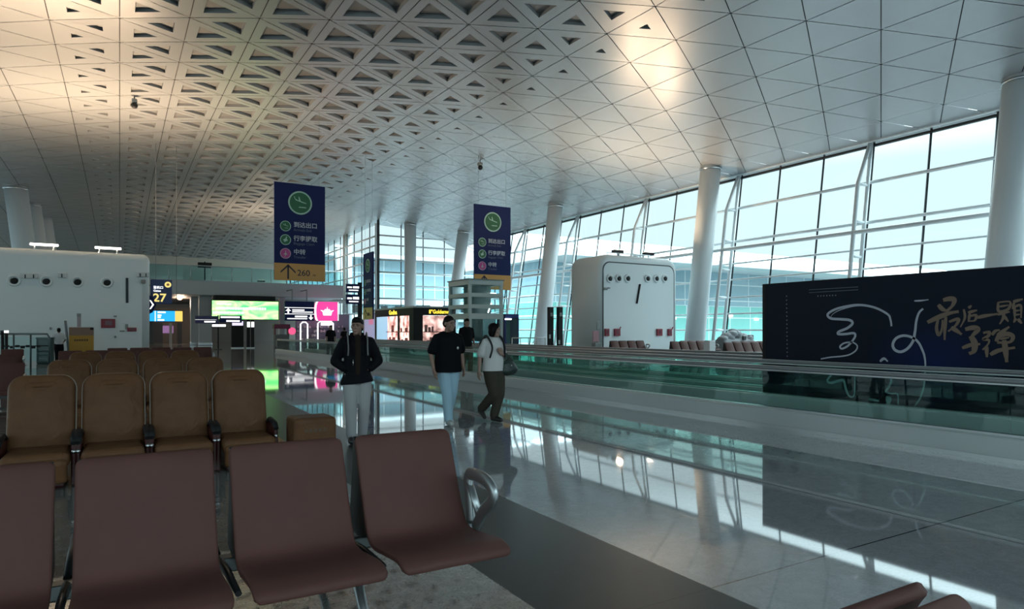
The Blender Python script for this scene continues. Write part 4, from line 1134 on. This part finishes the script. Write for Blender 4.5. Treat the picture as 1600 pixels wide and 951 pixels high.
for s in (-1, 1): brk.tube([(0, s * .05, .36), (0, s * .34, .40), (0, s * .64, .41)], [(.02, .03), (.018, .022), (.014, .012)], 8)
brk_me = brk.mesh('seat_bracket', DARKM)
def ob(name, me, parent, loc=(0, 0, 0)):
    o = bpy.data.objects.new(name, me); COL.objects.link(o); o.parent = parent; o.location = loc; return o
def bench(x_right, Y, n, label, double=False, rz=0.0, arms=(True, False), group='brown bench seating', legs=None, rear_n=None):
    """row of n seats, right edge of the rightmost at x_right, backrest tops over Y, facing -Y"""
    t = thing('bench_seating', label, 'bench', (x_right, Y, 0), rz, group)
    for k in range(n):
        x = -SW / 2 - k * PITCH
        s = ob('seat', seat_me, t, (x, .03 if double else -.02, 0))
        if not double: ob('back_shell', wedge_me, s, (0, .022, 0))
        if double:
            ob('seat', rear_me, t, (x, .012, 0))
    m = MB(); L = (n - 1) * PITCH + SW * .8
    m.box((-L / 2 - .05, .02, .335), (L, .09, .07), bev=.01); m.build('beam', BEAMM, t)
    for k in range(n + 1):
        ob('seat_bracket', brk_me, t, (min(max(-k * PITCH + .035, -n * PITCH + .08), -.02), .02, 0))
    for k in (legs if legs is not None else ([.75, n - .75] if n < 4 else [1, n - 1])): ob('leg', leg_me, t, (-k * PITCH + .035, .02, 0))
    if arms[0]:
        ob('armrest', arm_f, t, (.03, 0, 0))
        if double: ob('armrest', arm_r, t, (.03, .04, 0))
    if arms[1]:
        ob('armrest', arm_f, t, (-n * PITCH + .04, 0, 0))
    return t
bench(1.61, 3.49, 5, 'brown four-across bench filling the bottom left, backs towards the recliners', legs=[1, 3.5])
bench(1.555, .74, 2, 'brown back-to-back bench of which only two backrest tops show at the bottom right', arms=(False, False), legs=[.5, 1.5], double=True)
q = Pd(250, 545, 19.2); bench(Pd(283, 545, 19.6).x, Pd(283, 545, 19.6).y, 5, 'brown bench directly behind the last row of tan recliners', group='benches beyond the recliners')
bench(Pd(330, 545, 22.4).x, Pd(330, 545, 22.4).y, 5, 'brown bench in the farthest row beyond the recliners, its right end past the others', group='benches beyond the recliners')
for px, d, n, l in ((60, 11.6, 4, 'brown bench at the left edge, nearest of the three with chrome arms'), (45, 15.4, 4, 'brown bench at the left edge, middle of the three with chrome arms'), (58, 19.8, 4, 'brown bench at the left edge, farthest of the three with chrome arms')):
    q = Pd(px - 20, 545, d); bench(q.x, q.y, n, l, group='benches at the left edge')
for px, d, n, l in ((1004, 37.0, 4, 'brown bench in front of the white pod'), (1098, 35.0, 4, 'brown bench before the foot of the broad leaning column'), (1110, 37.2, 4, 'brown bench just behind the one before the broad leaning column'),
                    (1196, 32.5, 5, 'brown bench ending behind the left edge of the black billboard'), (1203, 35.4, 5, 'brown bench second in line left of the billboard, nearer the glass')):
    q = Pd(px, 530, d); bench(q.x, q.y, n, l, group='benches behind the walkways')
# grey covered heap and white carton behind those benches
q = Pd(1148, 516, 38)
t = thing('covered_heap', 'grey cloth covered heap behind the benches near the glass', 'covered heap', (q.x, q.y, 0))
m = MB(); random.seed(4); m.box((0, 0, .5), (2.6, .8, 1.0), bev=.15)
for x, z, r in ((-1.1, 1.0, .22), (-.75, 1.15, .26), (-.35, 1.28, .26), (.0, 1.42, .2), (.15, 1.25, .3), (.6, 1.12, .28), (1.0, 1.02, .24), (-.55, 1.05, .3), (.35, 1.05, .35)): m.ball((x, random.uniform(-.12, .12), z), (r * 1.3, .34, r * .8), 2, Matrix.Rotation(random.uniform(-.5, .5), 4, 'Y'))
m.remesh('grey_cover', mat('grey tarpaulin', (.20, .21, .22), .7), t, .03, 2)
m = MB(); m.box((.95, -.1, 1.08), (.8, .3, .3), bev=.05); m.box((.3, -.42, 1.05), (.3, .1, .25), bev=.04); m.build('dark_bundle', DARKM, t)
q = Pd(1108.5, 516, 33.4)
t = thing('white_carton', 'white carton between the benches behind the walkways', 'carton', (q.x, q.y, 0))
m = MB(); m.box((0, 0, .48), (.42, .4, .96), bev=.02); m.build('carton_body', mat('white card', (.7, .72, .72), .6), t)
m = MB(); m.box((0, 0, .965), (.44, .12, .015)); m.build('tape', GRY, t)

# tan leather recliners ------------------------------------------------
TAN = mat('tan brown leather', (.128, .059, .027), .5, spec=.15, bump=1.0, bscale=3.5, bdist=.025, var=.12, vscale=5)
TRIM = mat('pale shell trim', (.30, .22, .16), .4)
WINE = mat('dark wine shell', (.045, .008, .008), .3)
def rrect(w, h, r, n=8, y=0.0, taper=0.0):
    pts = []
    for cx, cz, a0 in ((w / 2 - r, h - r, 0), (-w / 2 + r, h - r, 90)): pts += [(cx + r * cos(radians(a0 + 90 * k / n)), cz + r * sin(radians(a0 + 90 * k / n))) for k in range(n + 1)]
    pts += [(-w / 2, h * .35), (-w / 2 + taper, .03), (-w / 2 + taper + .03, 0), (w / 2 - taper - .03, 0), (w / 2 - taper, .03), (w / 2, h * .35)]
    return pts
def puff(w, h, th, r, mb, dome=.05, seg=5, taper=0.0):
    """padded cushion: rounded outline, rolled edge, domed front facing -y"""
    prev = None; rings = [(.0, 0)] + [(.05 * (1 - cos(pi / 2 * k / seg)), -th * .45 - th * .55 * sin(pi / 2 * k / seg)) for k in range(seg + 1)]
    for ins, y in rings:
        k = 1 - 2 * ins / w; kz = 1 - 2 * ins / h
        ring = [mb.bm.verts.new((x * k, y, h / 2 + (z - h / 2) * kz)) for x, z in rrect(w, h, r, taper=taper)]
        if prev:
            for i in range(len(ring)):
                f = mb.bm.faces.new((prev[i], prev[(i + 1) % len(ring)], ring[(i + 1) % len(ring)], ring[i])); f.smooth = True
        else: mb.bm.faces.new(ring[::-1])
        prev = ring
    last0 = prev; base = rings[-1][1]
    for s_, dd in ((.82, .5), (.55, .85), (.25, 1.0)):
        ring = [mb.bm.verts.new((v.co.x * s_, base - dome * dd, h / 2 + (v.co.z - h / 2) * s_)) for v in last0]
        for i in range(len(ring)):
            f = mb.bm.faces.new((prev[i], prev[(i + 1) % len(ring)], ring[(i + 1) % len(ring)], ring[i])); f.smooth = True
        prev = ring
    f = mb.bm.faces.new(prev); f.smooth = True
    return mb
def recliner(label):
    t = thing('recliner', label, 'massage chair', group='tan leather recliners')
    tilt = Matrix.Rotation(radians(-14), 4, 'X')
    bm_ = puff(.555, .785, .11, .13, MB(), .045, taper=.0); bm_.bm.transform(Matrix.Translation((0, .13, .255)) @ tilt); bk_ = bm_.build('backrest', TAN, t)
    m = MB(); m.prism([(x, 0, z) for x, z in rrect(.575, .80, .145)], (0, .03, 0)); m.bm.transform(Matrix.Translation((0, .13, .252)) @ tilt); m.build('shell_trim', TRIM, bk_)
    m = MB(); m.prism([(x, .03, z) for x, z in rrect(.56, .785, .14)], (0, .12, 0)); m.bm.transform(Matrix.Translation((0, .13, .252)) @ tilt); m.build('back_shell', WINE, bk_)
    hp = puff(.26, .10, .03, .04, MB(), .006); hp.bm.transform(Matrix.Translation((0, .13, .255)) @ tilt @ Matrix.Translation((0, -.112, .60))); hp.build('head_pad', TAN, bk_)
    m = MB(); m.box((0, -.22, .275), (.53, .62, .15), bev=.06, seg=4); m.build('seat_cushion', TAN, t)
    m = MB(); m.box((0, -.50, .18), (.50, .10, .24), bev=.045, seg=4, M=Matrix.Rotation(radians(12), 4, 'X')); m.build('leg_rest', TAN, t)
    m = MB(); m.box((0, -.12, .11), (.44, .58, .22), bev=.03); m.build('base', WINE, t)
    for s in (-1, 1):
        m = MB(); m.tube([(s * .285, .16, .24), (s * .289, .10, .43), (s * .289, -.02, .48), (s * .289, -.26, .46), (s * .289, -.36, .41)], [(.022, .03), (.023, .032), (.024, .032), (.024, .032), (.022, .026)], 12); ar = m.build('armrest', BLACK, t)
        m = MB(); m.box((s * .29, -.10, .22), (.045, .50, .43), bev=.015); m.build('side_panel', WINE, t)
        m = MB(); m.ball((s * .29, -.352, .33), .022, 2); m.build('side_stud', STEEL, t)
    return t
rc0 = recliner('x')
rows = [(7.86, [-.665, -.05, .565, 1.18], 'front', 'front row of recliners'), (11.9, [-.66, -.03, .61, 1.24], 'middle', 'middle row of recliners'), (16.3, [-.62, .01, .64, 1.27], 'back', 'back row of recliners')]
pos = ['leftmost', 'second from the left', 'third from the left', 'rightmost']
first = True
for Y, xs_, rn, _ in rows:
    for k, x in enumerate(xs_):
        o = rc0 if first else copy_tree(rc0); first = False
        o.location = (x, Y, 0); o.rotation_euler.z = 0
        o['label'] = 'tan leather recliner, %s in the %s row of four' % (pos[k], rn)
# padded box and arm at the right end of the front row
t = thing('upholstered_box', 'tan upholstered side box at the right end of the front recliner row', 'side box', (1.83, 7.45, 0))
m = MB(); m.box((0, 0, .33), (.46, .42, .40), bev=.045, seg=4); m.build('padded_box', TAN, t)
m = MB(); m.box((0, 0, .07), (.38, .34, .14), bev=.02); m.build('base', WINE, t)
flat([rect(-.12 + k * .05, 0, -.12 + k * .05 + .035, .035) for k in range(5)], plane_M((0, -.211, .38), (1, 0, 0), (0, 0, 1)), mat('faint brown print', (.09, .055, .03), .5), 'faint_print', t, .002)

# ================================================================== PEOPLE
SKIN = mat('skin', (.26, .15, .11), .5)
SKIN2 = mat('pale skin', (.33, .205, .16), .5)
HAIR = mat('black hair', (.006, .005, .005), .45, spec=.08)
EYEM = mat('dark eye', (.01, .008, .007), .3)
LIPM = mat('lip', (.25, .09, .08), .5)
V = Vector
def hand(m, wrist, d, side, palm_n, curl=.5, sc=1.0):
    """palm, four fingers and a thumb; d = along the hand, palm_n = palm normal, side = towards the thumb"""
    d, side, palm_n = V(d).normalized(), V(side).normalized(), V(palm_n).normalized()
    w = V(wrist)
    m.limb([w, w + d * .035 * sc], [.025 * sc, .027 * sc], 1)
    for k in range(4):
        b0 = w + d * .02 * sc + side * ((k - 1.5) * -.017 * sc)
        kn = w + d * (.088 - abs(k - 1) * .004) * sc + side * ((k - 1.5) * -.0195 * sc)
        m.limb([b0, kn], [.015 * sc, .0115 * sc], 1)
        Lf = (.074, .082, .076, .060)[k] * sc; p = kn; dirv = d.copy()
        for j, fr in enumerate((.45, .31, .24)):
            a = curl * (.55 + .35 * j); dirv = (d * cos(a * (j + 1) * .55) + palm_n * sin(a * (j + 1) * .55)).normalized()
            q = p + dirv * Lf * fr; m.limb([p, q], [.0098 * sc - .0008 * j, .009 * sc - .0008 * j], 1); p = q
    t0 = w + d * .025 * sc + side * .022 * sc; t1 = t0 + (d * .6 + side * .7 + palm_n * .25).normalized() * .04 * sc
    t2 = t1 + (d * .9 + side * .25 + palm_n * .3).normalized() * .032 * sc; t3 = t2 + (d + palm_n * .35).normalized() * .024 * sc
    m.limb([t0, t1, t2, t3], [.015 * sc, .012 * sc, .0105 * sc, .0085 * sc], 1)

def head(m, c, Mx, female=False):
    """c = centre of the skull; Mx turns the head (faces -y)"""
    def at(x, y, z): return V(c) + Mx @ V((x, y, z))
    M4 = Mx.to_4x4()
    m.ball(at(0, .012, .025), (.077, .094, .092), 3, M4)
    m.ball(at(0, -.022, -.045), (.062 if not female else .058, .066, .078), 3, M4)
    m.ball(at(0, -.058, -.098), (.030, .028, .024), 2, M4)
    for s in (-1, 1):
        m.ball(at(s * .038, -.060, -.030), (.024, .022, .024), 2, M4)          # cheeks
        m.ball(at(s * .030, -.072, .022), (.026, .014, .010), 2, M4)            # brow
        m.ball(at(s * .079, .012, -.012), (.010, .020, .032), 2, M4)            # ears
    m.limb([at(0, -.082, .012), at(0, -.098, -.022)], [.009, .0125], 1)
    for s in (-1, 1): m.ball(at(s * .011, -.090, -.028), .0085, 1)
    m.ball(at(0, -.083, -.062), (.024, .010, .008), 2, M4)
    m.ball(at(0, -.081, -.075), (.021, .010, .008), 2, M4)
def face_parts(c, Mx, parent):
    M4 = Mx.to_4x4()
    def at(x, y, z): return V(c) + Mx @ V((x, y, z))
    for s in (-1, 1):
        m = MB(); m.ball(at(s * .030, -.0765, .004), (.0135, .007, .0055), 2, M4); m.build('eye', EYEM, parent)
        m = MB(); m.limb([at(s * .014, -.086, .024), at(s * .046, -.074, .025)], [.0042, .003], 1); m.build('eyebrow', HAIR, parent)
    m = MB(); m.ball(at(0, -.089, -.068), (.022, .005, .0045), 2, M4); m.build('mouth', LIPM, parent)

def person(name_label, loc, rz, H, J, top, legs, shoes, hair='short', headrot=(0, 0, 0), skin=SKIN, build=1.0, sleeve='short', detail=True, female=False, hands=None, grp=None, apply_face=True):
    """J: joints in metres for a 1.70 m figure facing -y. left = +x"""
    k = H / 1.70
    t = thing('person', name_label, 'person', loc, rz, grp)
    S = lambda p: V(p) * k
    hd = Euler([radians(a) for a in headrot]).to_matrix()
    hc = S(J['head'])
    vx = .0065 if detail else .011
    m = MB()
    # head, neck
    bmh = MB()
    class K: pass
    head(m, hc, hd @ Matrix.Scale(k, 3), female)
    m.limb([S(J['neck']) , hc + hd @ V((0, .015, -.07)) * k], [.056 * k * (.85 if female else 1), .052 * k * (.85 if female else 1)])
    ch, pv = S(J['chest']), S(J['pelvis'])
    m.ball(ch, (.145 * k * build, .095 * k * build, .17 * k)); m.ball(pv, (.145 * k * build, .10 * k * build, .12 * k)); m.limb([ch, pv], [.115 * k * build, .12 * k * build])
    for s in ('l', 'r'):
        sh, el, wr = S(J['sh' + s]), S(J['el' + s]), S(J['wr' + s])
        m.limb([ch.lerp(sh, .55) + V((0, 0, .02 * k)), sh + V((0, 0, -.01 * k))], [.055 * k, .042 * k])
        m.limb([sh, sh.lerp(el, .4), el, el.lerp(wr, .35), wr], [.043 * k, .045 * k, .038 * k, .037 * k, .025 * k])
        hp, kn, an = S(J['hip' + s]), S(J['kn' + s]), S(J['an' + s])
        m.limb([hp, hp.lerp(kn, .4), kn, kn.lerp(an, .32), an], [.088 * k, .076 * k, .053 * k, .052 * k, .036 * k])
        to = S(J['to' + s])
        m.limb([an, an.lerp(to, .5) + V((0, 0, -.012 * k)), to], [.034 * k, .034 * k, .026 * k])
        if hands and s in hands:
            d_, sd, pn, cu = hands[s]; hand(m, wr, d_, sd, pn, cu, k)
        else:
            hand(m, wr, wr - el, (0, -1, 0.01), ((-1 if s == 'l' else 1), 0, 0), .5, k)
    body = m.remesh('body', skin, t, vx, 4, .45)
    hk = hd @ Matrix.Scale(k, 3)
    face_parts(hc, hk, t)
    at = lambda x, y, z: hc + hk @ V((x, y, z))
    M4 = hd.to_4x4()
    sc = lambda *a: tuple(x * k for x in a)
    # hair
    m = MB()
    if hair == 'short':
        m.ball(at(0, .019, .042), sc(.0815, .095, .085), 3, M4); m.ball(at(0, .046, -.01), sc(.078, .068, .080), 3, M4); m.ball(at(0, -.012, .070), sc(.070, .076, .058), 3, M4)
    elif hair == 'crop':
        m.ball(at(0, .014, .042), sc(.0815, .092, .083), 3, M4); m.ball(at(0, .046, .0), sc(.080, .070, .075), 3, M4)
    else:
        m.ball(at(0, .020, .040), sc(.089, .098, .084), 3, M4); m.ball(at(0, .042, -.03), sc(.088, .070, .10), 3, M4)
        for s in (-1, 1):
            m.limb([at(s * .078, -.02, .05), at(s * .088, .0, -.02), at(s * .082, .01, -.095)], [.034 * k, .036 * k, .026 * k]); m.limb([at(s * .02, -.055, .095), at(s * .07, -.05, .06)], [.03 * k, .026 * k])
    m.remesh('hair', HAIR, t, .008, 3)
    # trousers
    m = MB(); L = legs
    m.ball(pv + V((0, 0, .0)), (.168 * k * build, .122 * k * build, .125 * k)); m.limb([pv, pv + V((0, 0, .10 * k))], [.125 * k * build, .125 * k * build])
    m.ball(pv + V((0, 0, .08 * k)), (.155 * k * build, .115 * k * build, .09 * k))
    for s in ('l', 'r'):
        hp, kn, an = S(J['hip' + s]), S(J['kn' + s]), S(J['an' + s])
        if L.get('short'): m.limb([hp, hp.lerp(kn, .5), kn + V((0, 0, .05 * k))], [.108 * k, .10 * k, .092 * k])
        else:
            w = L.get('w', 1.0)
            m.limb([hp, hp.lerp(kn, .45), kn, kn.lerp(an, .5), an.lerp(kn, .06)], [.106 * k * (1 + (w - 1) * .3), .095 * k * w, .074 * k * w, .068 * k * w, .062 * k * w])
    m.remesh('trousers', L['mat'], t, .0085 if detail else .012, 6)
    # top
    m = MB(); sx = top.get('w', 1.0) * build; hem = S(top.get('hem', (0, 0, .86)))
    hz = hem.z / k - .06; fl = top.get('flare', 1.0)
    rings = [(hz - .03, .176 * fl, .132 * fl), (hz + .02, .175 * fl, .131 * fl), ((hz + 1.08) / 2, .170, .128), (1.08, .165, .124), (1.20, .170, .124), (1.29, .172, .120), (1.36, .158, .108), (1.405, .118, .088), (1.432, .080, .072), (1.446, .064, .062)]
    m.loft([(0, .005 * k, z * k, rx * k * sx, ry * k * sx) if z < 1.4 else (0, .008 * k, z * k, rx * k * sx ** .5, ry * k) for z, rx, ry in rings], 28)
    for s in ('l', 'r'):
        sh, el, wr = S(J['sh' + s]), S(J['el' + s]), S(J['wr' + s])
        m.limb([S((sh.x / k * .38, .01, 1.425)), sh + V((0, 0, -.004 * k))], [.040 * k, .054 * k]); m.limb([S((sh.x / k * .6, .005, 1.30)), sh + V((0, 0, -.02 * k))], [.08 * k, .056 * k])
        f = top.get('fat', 1.0)
        if sleeve == 'short': m.limb([sh, sh.lerp(el, .5), sh.lerp(el, .80)], [.057 * k, .060 * k * f, .062 * k * f])
        else: m.limb([sh, sh.lerp(el, .5), el, el.lerp(wr, .5), el.lerp(wr, .92)], [.060 * k, .060 * k * f, .058 * k * f, .052 * k * f, .046 * k * f])
    tp = m.remesh(top['name'], top['mat'], t, .0085 if detail else .012, 8)
    # cut the hem flat
    zh = hem.z - .055 * k
    me = tp.data; b2 = bmesh.new(); b2.from_mesh(me)
    bmesh.ops.bisect_plane(b2, geom=list(b2.verts) + list(b2.edges) + list(b2.faces), plane_co=(0, 0, zh), plane_no=(top.get('slant', 0), 0, 1), clear_inner=True); b2.to_mesh(me); b2.free()
    # shoes
    for s in ('l', 'r'):
        an, to = S(J['an' + s]), S(J['to' + s]); dv = (to - an); 
        m = MB(); heel = an - V((dv.x, dv.y, 0)).normalized() * .03 * k
        m.limb([heel + V((0, 0, -.035 * k)), an.lerp(to, .45) + V((0, 0, -.012 * k)), to + V((0, 0, .0))], [.042 * k, .046 * k, .036 * k]); m.limb([an, an + V((0, 0, -.03 * k))], [.042 * k, .042 * k])
        m.remesh('shoe', shoes, t, .008, 4)
    return t, S, J, k

# man in an open black jacket, hands in his pockets, walking towards us
JK = mat('black jacket cloth', (.0065, .0065, .009), .7, spec=.08)
JM1 = dict(head=(0, -.025, 1.575), neck=(0, .01, 1.44), chest=(0, .005, 1.24), pelvis=(0, 0, .93), shl=(.178, .01, 1.37), shr=(-.178, .01, 1.37),
           ell=(.285, .045, 1.10), elr=(-.285, .045, 1.10), wrl=(.165, -.07, 1.0), wrr=(-.165, -.07, 1.0), hipl=(.085, 0, .89), hipr=(-.085, 0, .89),
           knl=(.085, -.06, .48), knr=(-.09, -.09, .49), anl=(.075, .06, .085), anr=(-.085, -.10, .085), tol=(.085, -.08, .035), tor=(-.095, -.25, .045))
p1 = Pd(558, 516, 8.75)
man1, S1, _, k1 = person('man in an open black jacket and pale grey trousers, hands in his pockets', (p1.x, p1.y, 0), -.22, 1.66, JM1,
    dict(name='jacket', mat=JK, w=1.06, hem=(0, 0, .86), fat=1.22, slant=-.10, flare=1.21), dict(mat=mat('pale grey trousers', (.36, .36, .37), .7, spec=.08), w=1.10), mat('dark shoe', (.012, .012, .014), .5), 'short', (0, 0, -22), sleeve='long',
    hands={'l': ((-.85, .1, -.45), (0, -.3, 1), (-.3, .9, 0), .4), 'r': ((.85, .1, -.45), (0, -.3, 1), (.3, .9, 0), .4)})
m = MB()
m.limb([S1((0, -.045, 1.43)), S1((0, -.088, 1.32)), S1((0, -.096, 1.2)), S1((0, -.096, 1.05)), S1((0, -.100, .93))], [.042, .046, .046, .045, .040])
m.remesh('tee_shirt', mat('dark brown tee', (.022, .016, .013), .8, spec=.08), man1, .009, 8)
m = MB()
for s in (-1, 1): m.limb([S1((s * .035, .075, 1.475)), S1((s * .075, .02, 1.465)), S1((s * .075, -.075, 1.38)), S1((s * .062, -.128, 1.20))], [.022, .024, .020, .014])
m.remesh('collar', JK, man1, .009, 4)
m = MB(); m.limb([S1((-.064, -.142, 1.12)), S1((-.064, -.142, 1.05))], [.006, .006]); m.build('zip_pull', STEEL, man1)
def strapped_bag(nm, label, base, rz, S, k, bm_, sm, cat, strap_pts, body_c, body_r):
    t = thing(nm, label, cat, base, rz)
    m = MB(); m.box(S(body_c), tuple(x * k for x in body_r), bev=.07, seg=4); m.build('bag_body', bm_, t)
    for s in (-1, 1):
        pts = catmull([S((s * x, y, z)) for x, y, z in strap_pts], 5); m = MB(); m.tube(pts, [(.026, .009)] * len(pts), 10); m.build('shoulder_strap', sm, t)
    return t
strapped_bag('backpack', 'backpack with pale grey straps worn by the man in the black jacket', (p1.x, p1.y, 0), -.22, S1, k1, mat('dark grey pack cloth', (.03, .032, .035), .7, spec=.08), mat('grey webbing', (.20, .20, .20), .7), 'backpack',
             [(.11, .10, 1.25), (.12, .11, 1.40), (.125, .03, 1.472), (.128, -.085, 1.40), (.125, -.14, 1.28), (.13, -.145, 1.18)], (0, .20, 1.20), (.28, .16, .42))

# stout man in a black tee and light blue jeans
JM2 = dict(head=(.01, -.03, 1.58), neck=(0, .01, 1.445), chest=(0, 0, 1.24), pelvis=(0, 0, .93), shl=(.19, .01, 1.365), shr=(-.19, .01, 1.365),
           ell=(.255, .07, 1.12), elr=(-.275, .02, 1.11), wrl=(.25, -.02, .89), wrr=(-.262, -.06, .875), hipl=(.085, 0, .89), hipr=(-.085, 0, .89),
           knl=(.075, .02, .49), knr=(-.055, -.10, .49), anl=(.07, .20, .12), anr=(-.04, -.12, .085), tol=(.09, .06, .045), tor=(-.05, -.27, .05))
p2 = Pd(700, 516, 10.35)
man2, S2, _, k2 = person('stout man in a black tee shirt and light blue jeans walking towards us', (p2.x, p2.y, 0), -.05, 1.71, JM2,
    dict(name='tee_shirt', mat=mat('black tee', (.006, .006, .008), .75, spec=.08), w=1.14, hem=(0, 0, .88), fat=1.22), dict(mat=mat('light blue denim', (.34, .50, .60), .8, spec=.08), w=1.12), mat('white trainer', (.42, .43, .42), .6), 'crop', (4, 0, 24), skin=SKIN, build=1.12)
m = MB(); m.ball(S2((.10, -.155, 1.20)), (.018, .006, .024), 2); m.build('chest_badge', mat('pale badge', (.5, .5, .48), .5), man2)

# woman in a white top with a bag on her forearm
JW = dict(head=(.005, -.03, 1.57), neck=(0, .01, 1.44), chest=(0, 0, 1.24), pelvis=(0, 0, .93), shl=(.165, .01, 1.37), shr=(-.165, .01, 1.37),
          ell=(.225, .03, 1.10), elr=(-.235, .07, 1.11), wrl=(.075, -.16, 1.16), wrr=(-.30, -.01, .88), hipl=(.085, 0, .89), hipr=(-.085, 0, .89),
          knl=(.075, -.08, .49), knr=(-.02, -.05, .48), anl=(.02, .02, .085), anr=(-.07, .28, .19), tol=(.05, -.15, .04), tor=(-.06, .18, .06))
p3 = Pd(771, 516, 10.7)
wom, S3, _, k3 = person('woman with bobbed black hair in a white top and olive trousers walking towards us', (p3.x, p3.y, 0), .10, 1.61, JW,
    dict(name='white_top', mat=mat('white cotton', (.62, .61, .60), .8, spec=.08), w=1.12, hem=(0, 0, .93), fat=1.15), dict(mat=mat('olive trousers', (.055, .048, .038), .8, spec=.08), w=1.22), mat('black shoe', (.01, .01, .01), .5), 'bob', (3, 0, 48), skin=SKIN2, build=1.04, female=True,
    hands={'l': ((-.7, -.3, .55), (.3, -.2, .8), (.2, .9, -.2), .5), 'r': ((-.1, .0, -1), (0, -1, 0), (1, 0, 0), .5)})
strapped_bag('backpack', 'black backpack worn by the woman in the white top', (p3.x, p3.y, 0), .10, S3, k3, mat('black pack cloth', (.012, .012, .013), .7, spec=.08), mat('black webbing', (.012, .012, .014), .7), 'backpack',
             [(.105, .10, 1.18), (.125, .13, 1.40), (.13, .03, 1.462), (.135, -.09, 1.39), (.128, -.15, 1.26), (.150, -.11, 1.10)], (0, .21, 1.20), (.27, .15, .40))
HB = mat('dark green handbag leather', (.012, .026, .022), .45)
t = thing('handbag', 'dark green slouchy handbag hanging from the forearm of the woman in white', 'handbag', (p3.x, p3.y, 0), .10)
hbc = V((.265, -.075, .93))
m = MB(); 
for dx, dz, r in ((0, 0, (.15, .075, .12)), (-.02, -.06, (.17, .085, .09)), (.04, -.04, (.15, .08, .10)), (.0, .07, (.11, .05, .07))): m.ball(S3(hbc + V((dx, 0, dz))), r)
m.remesh('bag_body', HB, t, .01, 8)
for dy in (-.03, .03):
    m = MB(); C = catmull([S3(hbc + V((-.09, dy, .09))), S3(hbc + V((-.085, dy, .17))), S3(hbc + V((-.075, dy, .235))), S3(hbc + V((-.03, dy, .20))), S3(hbc + V((.07, dy, .11)))], 6); m.tube(C, .010, 8); m.build('handle', HB, t)
m = MB(); m.ball(S3(hbc + V((0, -.09, .03))), (.012, .006, .012), 2); m.build('clasp', STEEL, t)

# figure behind the stout man
JB = dict(head=(0, -.025, 1.575), neck=(0, .01, 1.44), chest=(0, 0, 1.24), pelvis=(0, 0, .93), shl=(.18, .01, 1.375), shr=(-.18, .01, 1.375),
          ell=(.235, .06, 1.11), elr=(-.22, -.01, 1.10), wrl=(.19, -.10, 1.0), wrr=(-.21, -.08, .88), hipl=(.085, 0, .89), hipr=(-.085, 0, .89),
          knl=(.085, -.10, .49), knr=(-.085, .03, .48), anl=(.085, -.06, .085), anr=(-.08, .16, .13), tol=(.095, -.21, .04), tor=(-.09, .05, .045))
p4 = Pd(729, 516, 20.6)
person('person in a dark top riding the walkway, half hidden behind the stout man', (p4.x, p4.y, .055), .0, 1.80, JB,
    dict(name='dark_top', mat=mat('black knit', (.009, .009, .010), .8, spec=.08), w=1.05, hem=(0, 0, .93), fat=1.1), dict(mat=mat('khaki trousers', (.12, .11, .09), .8, spec=.08), w=1.1), mat('dark shoe', (.012, .012, .014), .5), 'short', (0, 0, -10), detail=False)
# worker seen from behind near the left vent wall
JS = dict(head=(0, -.02, 1.575), neck=(0, .01, 1.44), chest=(0, 0, 1.24), pelvis=(0, 0, .93), shl=(.18, .01, 1.375), shr=(-.18, .01, 1.375),
          ell=(.26, .05, 1.11), elr=(-.27, .02, 1.12), wrl=(.20, -.14, 1.02), wrr=(-.20, -.13, .98), hipl=(.085, 0, .89), hipr=(-.085, 0, .89),
          knl=(.09, -.03, .48), knr=(-.12, .02, .48), anl=(.09, .03, .085), anr=(-.15, .06, .085), tol=(.10, -.11, .035), tor=(-.18, -.08, .035))
BK = mat('black trousers', (.008, .008, .010), .7, spec=.08)
p5 = Pd(92, 516, 30.6)
person('worker in a white shirt and black trousers seen from behind at the left', (p5.x, p5.y, 0), pi + .15, 1.60, JS,
    dict(name='white_shirt', mat=mat('white shirt cloth', (.55, .56, .58), .8, spec=.08), w=1.04, hem=(0, 0, .95), fat=1.1), dict(mat=BK, w=1.15), mat('black shoe', (.01, .01, .01), .5), 'short', (0, 0, 0), detail=False)
# two distant figures beyond the nearer walkway
JD = dict(JS); JD.update(wrl=(.24, -.03, .90), wrr=(-.24, -.03, .90), ell=(.235, .03, 1.11), elr=(-.235, .03, 1.11))
p6 = PX(517, 516, 9.5)
person('distant person in black riding the nearer walkway below the pink crown board', (p6.x, p6.y, .055), .1, 1.70, JD,
    dict(name='black_top', mat=mat('black tee', (.006, .006, .008), .75, spec=.08), w=1.05, hem=(0, 0, .93), fat=1.1), dict(mat=BK, w=1.1), mat('black shoe', (.01, .01, .01), .5), 'short', detail=False)
p7 = PX(538, 516, 12.65)
person('distant person in dark clothes on the farther walkway, left of the wayfinding post', (p7.x, p7.y, .055), pi, 1.62, JD,
    dict(name='dark_top', mat=mat('black knit', (.009, .009, .010), .8, spec=.08), w=1.05, hem=(0, 0, .93), fat=1.1), dict(mat=BK, w=1.1), mat('black shoe', (.01, .01, .01), .5), 'short', detail=False)
